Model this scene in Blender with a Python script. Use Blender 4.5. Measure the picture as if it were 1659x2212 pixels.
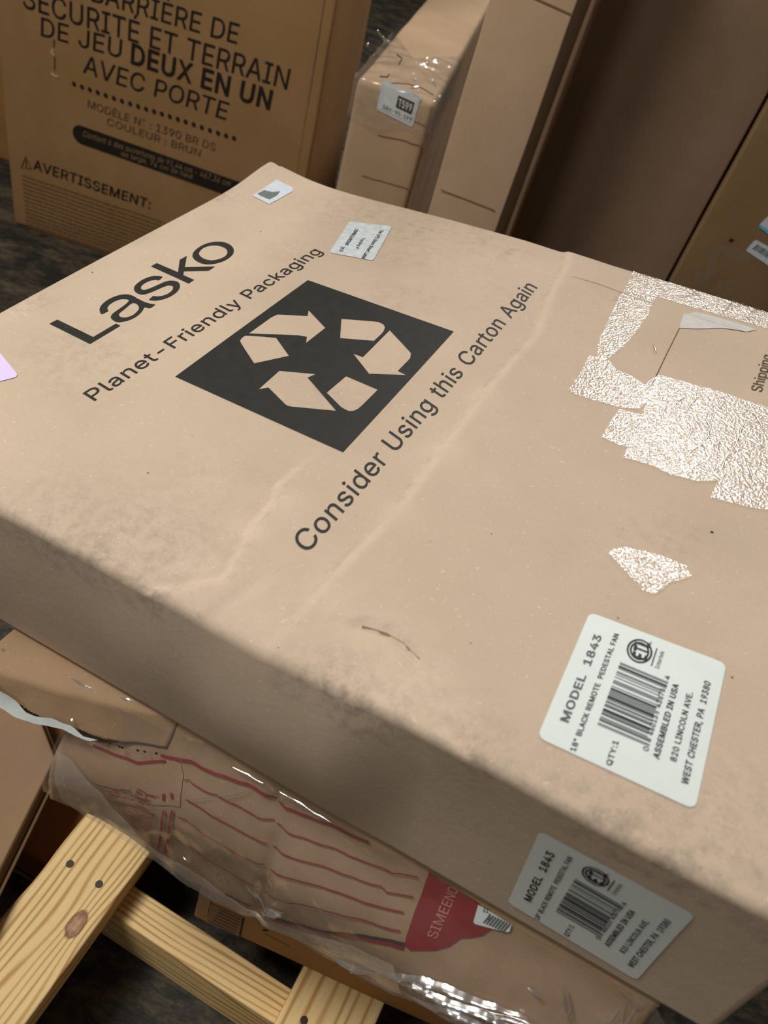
import bpy, bmesh, math, random, json
import numpy as np
from mathutils import Matrix, Vector
from mathutils import noise as mnoise

for _o in list(bpy.data.objects): bpy.data.objects.remove(_o)
SC = bpy.context.scene
COL = SC.collection
random.seed(5)

# ---------------------------------------------------------------- camera
cam_d = bpy.data.cameras.new('camera'); cam = bpy.data.objects.new('camera', cam_d); COL.objects.link(cam)
cam_d.sensor_fit = 'VERTICAL'; cam_d.sensor_height = 36.0; cam_d.lens = 27.993
cam_d.clip_start = 0.02; cam_d.clip_end = 60
cam.matrix_world = Matrix([[0.949477,-0.313596,-0.012291,0.0],[0.210349,0.664963,-0.716644,0.0],[0.23291,0.677851,0.697331,1.03],[0.0,0.0,0.0,1.0]])
cam_d.dof.use_dof = True; cam_d.dof.focus_distance = 0.67; cam_d.dof.aperture_fstop = 8.0
SC.camera = cam

# ---------------------------------------------------------------- world, lamps, exposure
SC.view_settings.view_transform = 'Standard'; SC.view_settings.look = 'None'
SC.view_settings.exposure = -0.24; SC.view_settings.gamma = 1.0; SC.view_settings.use_curve_mapping = False
wd = bpy.data.worlds.new('world'); SC.world = wd; wd.use_nodes = True
wd.node_tree.nodes['Background'].inputs[0].default_value = (1.0, 0.90, 0.80, 1)
wd.node_tree.nodes['Background'].inputs[1].default_value = 0.10
def area(name, loc, target, sx, sy, power, col=(1, .97, .93)):
    l = bpy.data.lights.new(name, 'AREA'); l.shape = 'RECTANGLE'; l.size = sx; l.size_y = sy; l.energy = power; l.color = col
    o = bpy.data.objects.new(name, l); COL.objects.link(o); o.location = loc
    o.rotation_euler = (Vector(target) - Vector(loc)).to_track_quat('-Z', 'Y').to_euler()
    return o
# long ceiling fixture over the far aisle (its mirror image shines in the tape) and a second one over the near aisle
area('ceiling_lamp', (0.40, 2.95, 2.60), (0.40, 2.0, 0.5), 0.18, 2.2, 60)
area('ceiling_lamp', (-1.15, 0.20, 2.2), (-0.05, 0.4, 0.5), 0.5, 0.5, 35)
area('ceiling_lamp', (-1.1, -0.9, 2.4), (0.1, 0.5, 0.4), 0.4, 0.4, 11)

# ---------------------------------------------------------------- materials
def lin(c): return tuple(((v/255)/12.92 if v/255 <= .04045 else ((v/255+.055)/1.055)**2.4) for v in c)
def newmat(name):
    m = bpy.data.materials.new(name); m.use_nodes = True; nt = m.node_tree
    return m, nt, nt.nodes['Principled BSDF']
def N(nt, t, **k):
    n = nt.nodes.new(t)
    for a, b in k.items(): setattr(n, a, b)
    return n
def noise(nt, vec, scale, detail=4, rough=.6, dist=0):
    n = N(nt, 'ShaderNodeTexNoise'); n.inputs['Scale'].default_value = scale; n.inputs['Detail'].default_value = detail
    n.inputs['Roughness'].default_value = rough; n.inputs['Distortion'].default_value = dist
    if vec is not None: nt.links.new(vec, n.inputs['Vector'])
    return n
def mapr(nt, val, a, b, c, d):
    n = N(nt, 'ShaderNodeMapRange'); nt.links.new(val, n.inputs[0])
    for i, v in enumerate((a, b, c, d)): n.inputs[i+1].default_value = v
    return n.outputs[0]
def mixc(nt, fac, c1, c2, mode='MIX'):
    n = N(nt, 'ShaderNodeMix', data_type='RGBA', blend_type=mode)
    if isinstance(fac, (int, float)): n.inputs[0].default_value = fac
    else: nt.links.new(fac, n.inputs[0])
    for i, c in ((6, c1), (7, c2)):
        if isinstance(c, tuple): n.inputs[i].default_value = (*c, 1)
        else: nt.links.new(c, n.inputs[i])
    return n.outputs[2]
def mul(nt, a, b, op='MULTIPLY'):
    n = N(nt, 'ShaderNodeMath', operation=op)
    for i, v in enumerate((a, b)):
        if isinstance(v, (int, float)): n.inputs[i].default_value = v
        else: nt.links.new(v, n.inputs[i])
    return n.outputs[0]

def cardboard(name, col, col2=None, dirt_shade=False, rough=.75, spec=.25, bump=.25):
    m, nt, b = newmat(name)
    co = N(nt, 'ShaderNodeTexCoord').outputs['Object']
    c1 = lin(col); c2 = lin(col2 or tuple(int(v*.93) for v in col))
    big = noise(nt, co, 7, 3)
    base = mixc(nt, mapr(nt, big.outputs[0], .35, .65, 0, 1), c1, c2)
    fine = noise(nt, co, 900, 3, .7)
    base = mixc(nt, mapr(nt, fine.outputs[0], .25, .75, .0, .30), base, tuple(v*.62 for v in c1))
    sp = noise(nt, co, 330, 2, .5)
    base = mixc(nt, mapr(nt, sp.outputs[0], .68, .74, 0, .5), base, tuple(min(1, v*1.35) for v in c1))
    sp2 = noise(nt, co, 210, 2, .5)
    base = mixc(nt, mapr(nt, sp2.outputs[0], .74, .78, 0, .35), base, tuple(v*.35 for v in c1))
    if dirt_shade:
        at = N(nt, 'ShaderNodeAttribute', attribute_name='dirt_shade')
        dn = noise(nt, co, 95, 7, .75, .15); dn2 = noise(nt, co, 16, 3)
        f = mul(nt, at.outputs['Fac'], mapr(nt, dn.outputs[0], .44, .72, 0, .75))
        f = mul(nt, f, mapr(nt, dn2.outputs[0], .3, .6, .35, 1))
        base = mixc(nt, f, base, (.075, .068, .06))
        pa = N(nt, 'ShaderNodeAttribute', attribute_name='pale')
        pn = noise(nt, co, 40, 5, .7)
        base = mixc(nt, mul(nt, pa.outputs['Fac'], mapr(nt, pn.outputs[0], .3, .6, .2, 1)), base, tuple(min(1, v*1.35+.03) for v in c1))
    nt.links.new(base, b.inputs['Base Color'])
    b.inputs['Roughness'].default_value = rough; b.inputs['Specular IOR Level'].default_value = spec
    bn = noise(nt, co, 260, 4, .6); bn2 = noise(nt, co, 28, 3, .5)
    s = mul(nt, bn.outputs[0], .35); s2 = mul(nt, bn2.outputs[0], 1.0)
    bp = N(nt, 'ShaderNodeBump'); bp.inputs['Strength'].default_value = bump; bp.inputs['Distance'].default_value = .0015
    nt.links.new(mul(nt, s, s2, 'ADD'), bp.inputs['Height']); nt.links.new(bp.outputs[0], b.inputs['Normal'])
    return m

def plain(name, col, rough=.6, spec=.3, var=.12, scale=60):
    m, nt, b = newmat(name)
    co = N(nt, 'ShaderNodeTexCoord').outputs['Object']
    n = noise(nt, co, scale, 4, .6)
    c = lin(col)
    nt.links.new(mixc(nt, mapr(nt, n.outputs[0], .3, .7, 0, 1), c, tuple(v*(1-var) for v in c)), b.inputs['Base Color'])
    b.inputs['Roughness'].default_value = rough; b.inputs['Specular IOR Level'].default_value = spec
    return m

def clear_film(name, rough=.12, fac=.06, bump=.0, bscale=400, dist=.001, haze=.05, vor=False, hazecol=(.75, .72, .68)):
    m = bpy.data.materials.new(name); m.use_nodes = True; nt = m.node_tree; nt.nodes.clear()
    out = N(nt, 'ShaderNodeOutputMaterial')
    tr = N(nt, 'ShaderNodeBsdfTransparent'); gl = N(nt, 'ShaderNodeBsdfGlossy'); df = N(nt, 'ShaderNodeBsdfDiffuse')
    gl.inputs['Roughness'].default_value = rough; gl.inputs['Color'].default_value = (1, 1, 1, 1)
    df.inputs['Color'].default_value = (*hazecol, 1)
    fr = N(nt, 'ShaderNodeLayerWeight'); fr.inputs['Blend'].default_value = .5
    co = N(nt, 'ShaderNodeTexCoord').outputs['Object']
    if bump:
        bp = N(nt, 'ShaderNodeBump'); bp.inputs['Strength'].default_value = bump; bp.inputs['Distance'].default_value = dist
        if vor:
            nz = noise(nt, co, 90, 3)
            mp = N(nt, 'ShaderNodeVectorMath', operation='MULTIPLY_ADD'); nt.links.new(nz.outputs['Color'], mp.inputs[0])
            mp.inputs[1].default_value = (.006, .006, .006); nt.links.new(co, mp.inputs[2])
            v = N(nt, 'ShaderNodeTexVoronoi', feature='SMOOTH_F1'); v.inputs['Scale'].default_value = bscale; nt.links.new(mp.outputs[0], v.inputs['Vector'])
            n2 = noise(nt, co, bscale*.35, 3, .6)
            h = mul(nt, v.outputs['Distance'], n2.outputs[0], 'ADD')
        else:
            h = noise(nt, co, bscale, 4, .65, .8).outputs[0]
        nt.links.new(h, bp.inputs['Height'])
        nt.links.new(bp.outputs[0], gl.inputs['Normal'])
    p4 = N(nt, 'ShaderNodeMath', operation='POWER'); nt.links.new(fr.outputs['Facing'], p4.inputs[0]); p4.inputs[1].default_value = 4.5
    f = mul(nt, mul(nt, p4.outputs[0], .7), .04+fac, 'ADD')
    m1 = N(nt, 'ShaderNodeMixShader'); m1.inputs[0].default_value = haze
    nt.links.new(tr.outputs[0], m1.inputs[1]); nt.links.new(df.outputs[0], m1.inputs[2])
    m2 = N(nt, 'ShaderNodeMixShader'); nt.links.new(f, m2.inputs[0])
    nt.links.new(m1.outputs[0], m2.inputs[1]); nt.links.new(gl.outputs[0], m2.inputs[2])
    nt.links.new(m2.outputs[0], out.inputs[0])
    return m

def wood(name, seed, knot=None, period=.0075):
    m, nt, b = newmat(name)
    co = N(nt, 'ShaderNodeTexCoord').outputs['Object']
    sx = N(nt, 'ShaderNodeSeparateXYZ'); nt.links.new(co, sx.inputs[0])
    mp = N(nt, 'ShaderNodeMapping'); mp.inputs['Scale'].default_value = (1, .10, 1); mp.inputs['Location'].default_value = (seed, seed*.3, 0)
    nt.links.new(co, mp.inputs[0])
    n1 = noise(nt, mp.outputs[0], 26, 2, .5)
    y = mul(nt, sx.outputs[0], mul(nt, n1.outputs[0], .030), 'ADD')
    y = mul(nt, y, mul(nt, sx.outputs[2], .35), 'ADD')
    kf = None
    if knot:
        kx, ky = knot
        dx = mul(nt, mul(nt, sx.outputs[0], kx, 'SUBTRACT'), 1/.016); dy = mul(nt, mul(nt, sx.outputs[1], ky, 'SUBTRACT'), 1/.030)
        r2 = mul(nt, mul(nt, dx, dx), mul(nt, dy, dy), 'ADD')
        g = N(nt, 'ShaderNodeMath', operation='EXPONENT'); nt.links.new(mul(nt, r2, -.5), g.inputs[0])
        y = mul(nt, y, mul(nt, mul(nt, dx, g.outputs[0]), .011), 'ADD')
        dx2 = mul(nt, mul(nt, sx.outputs[0], kx, 'SUBTRACT'), 1/.0085); dy2 = mul(nt, mul(nt, sx.outputs[1], ky, 'SUBTRACT'), 1/.0145)
        kr = mul(nt, mul(nt, dx2, dx2), mul(nt, dy2, dy2), 'ADD')
        kn = noise(nt, co, 160, 3)
        kf = mapr(nt, mul(nt, kr, mul(nt, kn.outputs[0], .7), 'ADD'), 1.15, 1.5, 1, 0)
        kc = mapr(nt, mul(nt, kr, mul(nt, kn.outputs[0], 1.4), 'ADD'), .6, 1.7, 0, 1)
    s = N(nt, 'ShaderNodeMath', operation='SINE'); nt.links.new(mul(nt, y, 2*math.pi/period), s.inputs[0])
    n3 = noise(nt, mp.outputs[0], 60, 3)
    band = mapr(nt, mul(nt, s.outputs[0], mul(nt, n3.outputs[0], 1.0), 'ADD'), -.2, 1.5, 0, 1)
    p = N(nt, 'ShaderNodeMath', operation='POWER'); nt.links.new(band, p.inputs[0]); p.inputs[1].default_value = 2.8
    c = mixc(nt, mul(nt, p.outputs[0], .8), lin((252, 220, 158)), lin((190, 140, 76)))
    mp2 = N(nt, 'ShaderNodeMapping'); mp2.inputs['Scale'].default_value = (1, .03, 1); nt.links.new(co, mp2.inputs[0])
    fib = noise(nt, mp2.outputs[0], 900, 3, .6)
    c = mixc(nt, mapr(nt, fib.outputs[0], .35, .7, 0, .16), c, lin((150, 112, 66)))
    if kf is not None:
        c = mixc(nt, kf, c, mixc(nt, kc, lin((206, 164, 126)), lin((124, 88, 60))))
    nt.links.new(c, b.inputs['Base Color']); b.inputs['Roughness'].default_value = .6; b.inputs['Specular IOR Level'].default_value = .25
    bp = N(nt, 'ShaderNodeBump'); bp.inputs['Strength'].default_value = .5; bp.inputs['Distance'].default_value = .0008
    nt.links.new(mul(nt, p.outputs[0], mul(nt, fib.outputs[0], .5), 'ADD'), bp.inputs['Height']); nt.links.new(bp.outputs[0], b.inputs['Normal'])
    return m

M = {}
M['main'] = cardboard('tan_kraft_cardboard', (200, 179, 156), (190, 170, 147), dirt_shade=True)
M['crush'] = cardboard('brown_kraft_cardboard', (160, 132, 102), (144, 118, 88), dirt_shade=True)
M['orange'] = cardboard('orange_brown_cardboard', (168, 124, 74), (152, 110, 62))
M['french'] = cardboard('golden_kraft_cardboard', (158, 122, 82), (148, 114, 72), bump=.15)
M['film_box'] = cardboard('beige_kraft_cardboard', (182, 154, 122), (170, 142, 110), bump=.15)
M['tall'] = cardboard('pinkish_kraft_cardboard', (184, 156, 128), (174, 146, 114), bump=.12)
M['dark'] = cardboard('brown_panel_cardboard', (146, 120, 98), (134, 110, 84), bump=.12)
M['right'] = cardboard('drab_kraft_cardboard', (140, 112, 76), (128, 102, 70), bump=.12)
M['left'] = cardboard('dull_kraft_cardboard', (160, 130, 96), (150, 122, 96), bump=.12)
M['inner'] = cardboard('shaded_inner_cardboard', (140, 108, 84), (128, 98, 74))
M['small'] = cardboard('rust_brown_cardboard', (126, 78, 36), (112, 70, 34))
M['ink'] = plain('black_ink', (44, 45, 41), .55, .35, .25, 90)
M['inkgrey'] = plain('faded_ink', (92, 74, 54), .7, .2, .2, 200)
M['inkfine'] = plain('fine_print_ink', (118, 90, 60), .7, .2, .2, 200)
M['inkb'] = plain('warm_black_ink', (38, 32, 26), .6, .25, .2, 120)
M['print'] = plain('thermal_print', (34, 34, 38), .5, .3, .3, 500)
M['printfade'] = plain('worn_thermal_print', (120, 126, 124), .4, .4, .3, 500)
M['printmid'] = plain('grey_thermal_print', (92, 96, 98), .5, .3, .3, 500)
M['red'] = plain('red_ink', (134, 18, 26), .5, .3, .25, 60)
M['redline'] = plain('dark_red_ink', (140, 34, 34), .6, .2, .25, 200)
M['pink'] = plain('pale_lettering', (188, 124, 116), .5, .3, .2, 100)
M['tanpale'] = plain('knocked_out_lettering', (150, 122, 88), .6, .2, .2, 100)
M['white'] = plain('white_label_paper', (214, 222, 218), .45, .4, .05, 40)
M['bluewhite'] = plain('bluish_label_paper', (206, 214, 220), .4, .4, .08, 120)
M['remnant'] = plain('thin_paper_remnant', (196, 192, 186), .5, .3, .12, 120)
M['greywhite'] = plain('crumpled_label_paper', (212, 220, 220), .4, .4, .25, 160)
M['lilac'] = plain('lilac_label_paper', (222, 206, 244), .45, .4, .05, 40)
M['cyan'] = plain('cyan_print', (110, 190, 216), .5, .3, .1, 60)
M['scratch'] = plain('torn_paper_edge', (206, 172, 128), .8, .1, .2, 200)
M['crease'] = plain('crease_shadow_line', (128, 102, 74), .9, .1, .2, 200)
M['softcrease'] = plain('shallow_crease', (176, 151, 124), .9, .1, .15, 200)
M['speck'] = plain('dark_speck', (52, 40, 32), .9, .1, .2, 200)
M['tape'] = clear_film('clear_packing_tape', .20, .085, .56, 560, .0009, .07, vor=True)
M['tapeflat'] = clear_film('smooth_packing_tape', .22, .02, .3, 260, .0006, .05)
M['wrap'] = clear_film('stretch_film', .12, .03, .12, 120, .0012, .05)
M['hazefilm'] = clear_film('hazy_doubled_film', .2, .03, .3, 90, .0015, .22, hazecol=(.62, .54, .47))
M['ridge'] = clear_film('film_crease', .16, .38, 0, 1, 0, .10)
M['beam_a'] = wood('pine_with_knot', 1.3, knot=(0.0651,0.5331), period=.0088)
M['beam_b'] = wood('pine_edge', 4.1, period=.0072)
M['beam_c'] = wood('pine_plank', 7.7, period=.013)
M['screw'] = plain('rusty_screw', (70, 52, 44), .5, .5, .3, 900)
m, nt, b = newmat('stained_dark_floor')
co = N(nt, 'ShaderNodeTexCoord').outputs['Object']
mp = N(nt, 'ShaderNodeMapping'); mp.inputs['Scale'].default_value = (1, 2.2, 1); mp.inputs['Rotation'].default_value = (0, 0, .5); nt.links.new(co, mp.inputs[0])
n1 = noise(nt, mp.outputs[0], 9, 7, .72, .3); n2 = noise(nt, mp.outputs[0], 46, 5, .7, .3)
c = mixc(nt, mapr(nt, n1.outputs[0], .44, .60, 0, 1), lin((38, 37, 30)), lin((98, 85, 66)))
c = mixc(nt, mapr(nt, n2.outputs[0], .46, .66, 0, .85), c, lin((26, 26, 22)))
n4 = noise(nt, co, 30, 4, .7)
c = mixc(nt, mapr(nt, n4.outputs[0], .66, .76, 0, .6), c, lin((122, 110, 92)))
nt.links.new(c, b.inputs['Base Color']); b.inputs['Roughness'].default_value = .75
bp = N(nt, 'ShaderNodeBump'); bp.inputs['Strength'].default_value = .6; bp.inputs['Distance'].default_value = .004
nt.links.new(n2.outputs[0], bp.inputs['Height']); nt.links.new(bp.outputs[0], b.inputs['Normal'])
M['floor'] = m
M['wall'] = plain('dark_painted_wall', (40, 38, 36), .8, .2, .2, 3)

# ---------------------------------------------------------------- object helpers
def mesh_obj(name, verts, faces, mat, parent=None, smooth=False, label=None):
    me = bpy.data.meshes.new(name); me.from_pydata([tuple(v) for v in verts], [], faces); me.update()
    if mat is not None: me.materials.append(mat)
    if smooth: me.polygons.foreach_set('use_smooth', [True]*len(me.polygons))
    o = bpy.data.objects.new(name, me); COL.objects.link(o)
    if parent is not None: o.parent = parent
    if label: o['label'] = label
    return o
def thing(name, loc, rot, label, cat, group=None):
    o = bpy.data.objects.new(name, None); o.empty_display_size = .05; COL.objects.link(o)
    if isinstance(rot, Matrix): o.matrix_world = Matrix.Translation(loc) @ rot.to_4x4()
    else: o.location = loc; o.rotation_euler = (0, 0, rot)
    o['label'] = label; o['category'] = cat
    if group: o['group'] = group
    return o
def from_bm(name, bm, mat, parent=None, smooth=False):
    me = bpy.data.meshes.new(name); bm.to_mesh(me); bm.free(); me.materials.append(mat)
    if smooth: me.polygons.foreach_set('use_smooth', [True]*len(me.polygons))
    o = bpy.data.objects.new(name, me); COL.objects.link(o)
    if parent is not None: o.parent = parent
    return o

def seg_int(a, b, c, d):
    r = (b[0]-a[0], b[1]-a[1]); s = (d[0]-c[0], d[1]-c[1]); k = r[0]*s[1]-r[1]*s[0]
    if abs(k) < 1e-14: return None
    t = ((c[0]-a[0])*s[1]-(c[1]-a[1])*s[0])/k; u = ((c[0]-a[0])*r[1]-(c[1]-a[1])*r[0])/k
    return a[1]+t*r[1] if 0 < t < 1 and 0 < u < 1 else None
def fill(contours, step=None, evenodd=False, inter=True):
    """trapezoids covering the nonzero-winding (or even-odd) area of closed 2D contours"""
    E = []
    ys = set()
    for q in contours:
        for i in range(len(q)):
            a, b = q[i], q[(i+1) % len(q)]
            ys.add(a[1])
            if a[1] != b[1]: E.append((a, b, 1) if a[1] < b[1] else (b, a, -1))
    if inter:
        for i in range(len(E)):
            for j in range(i+1, len(E)):
                if E[i][0][1] < E[j][1][1] and E[j][0][1] < E[i][1][1]:
                    y = seg_int(E[i][0], E[i][1], E[j][0], E[j][1])
                    if y is not None: ys.add(y)
    ys = sorted(ys)
    if step:
        z = [ys[0]]
        for y in ys[1:]:
            n = max(1, math.ceil((y-z[-1])/step)); y0 = z[-1]
            z += [y0+(y-y0)*k/n for k in range(1, n+1)]
        ys = z
    out = []
    for y0, y1 in zip(ys, ys[1:]):
        if y1-y0 < 1e-7: continue
        ym = (y0+y1)/2; L = []
        for a, b, w in E:
            if a[1] <= ym < b[1]:
                k = (b[0]-a[0])/(b[1]-a[1]); L.append((a[0]+(ym-a[1])*k, a[0]+(y0-a[1])*k, a[0]+(y1-a[1])*k, w))
        L.sort(key=lambda e: e[0]); w = 0
        for e in L:
            o = w; w = (w+1) % 2 if evenodd else w+e[3]
            if o == 0 and w != 0: st = e
            elif o != 0 and w == 0:
                n = max(1, math.ceil((e[0]-st[0])/step)) if step else 1
                for k in range(n):
                    f0, f1 = k/n, (k+1)/n
                    out.append(((st[1]+(e[1]-st[1])*f0, y0), (st[1]+(e[1]-st[1])*f1, y0), (st[2]+(e[2]-st[2])*f1, y1), (st[2]+(e[2]-st[2])*f0, y1)))
    return out
def decal(name, parent, mat, quads, mapf, eps, label=None, thick=0):
    v = []; f = []; seen = {}
    def vi(p):
        k = (round(p[0], 6), round(p[1], 6))
        if k not in seen: seen[k] = len(v); v.append(mapf(p[0], p[1], eps))
        return seen[k]
    for q in quads:
        ids = []
        for p in q:
            i = vi(p)
            if i not in ids: ids.append(i)
        if len(ids) >= 3: f.append(ids)
    return mesh_obj(name, v, f, mat, parent, smooth=False, label=label)

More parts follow.
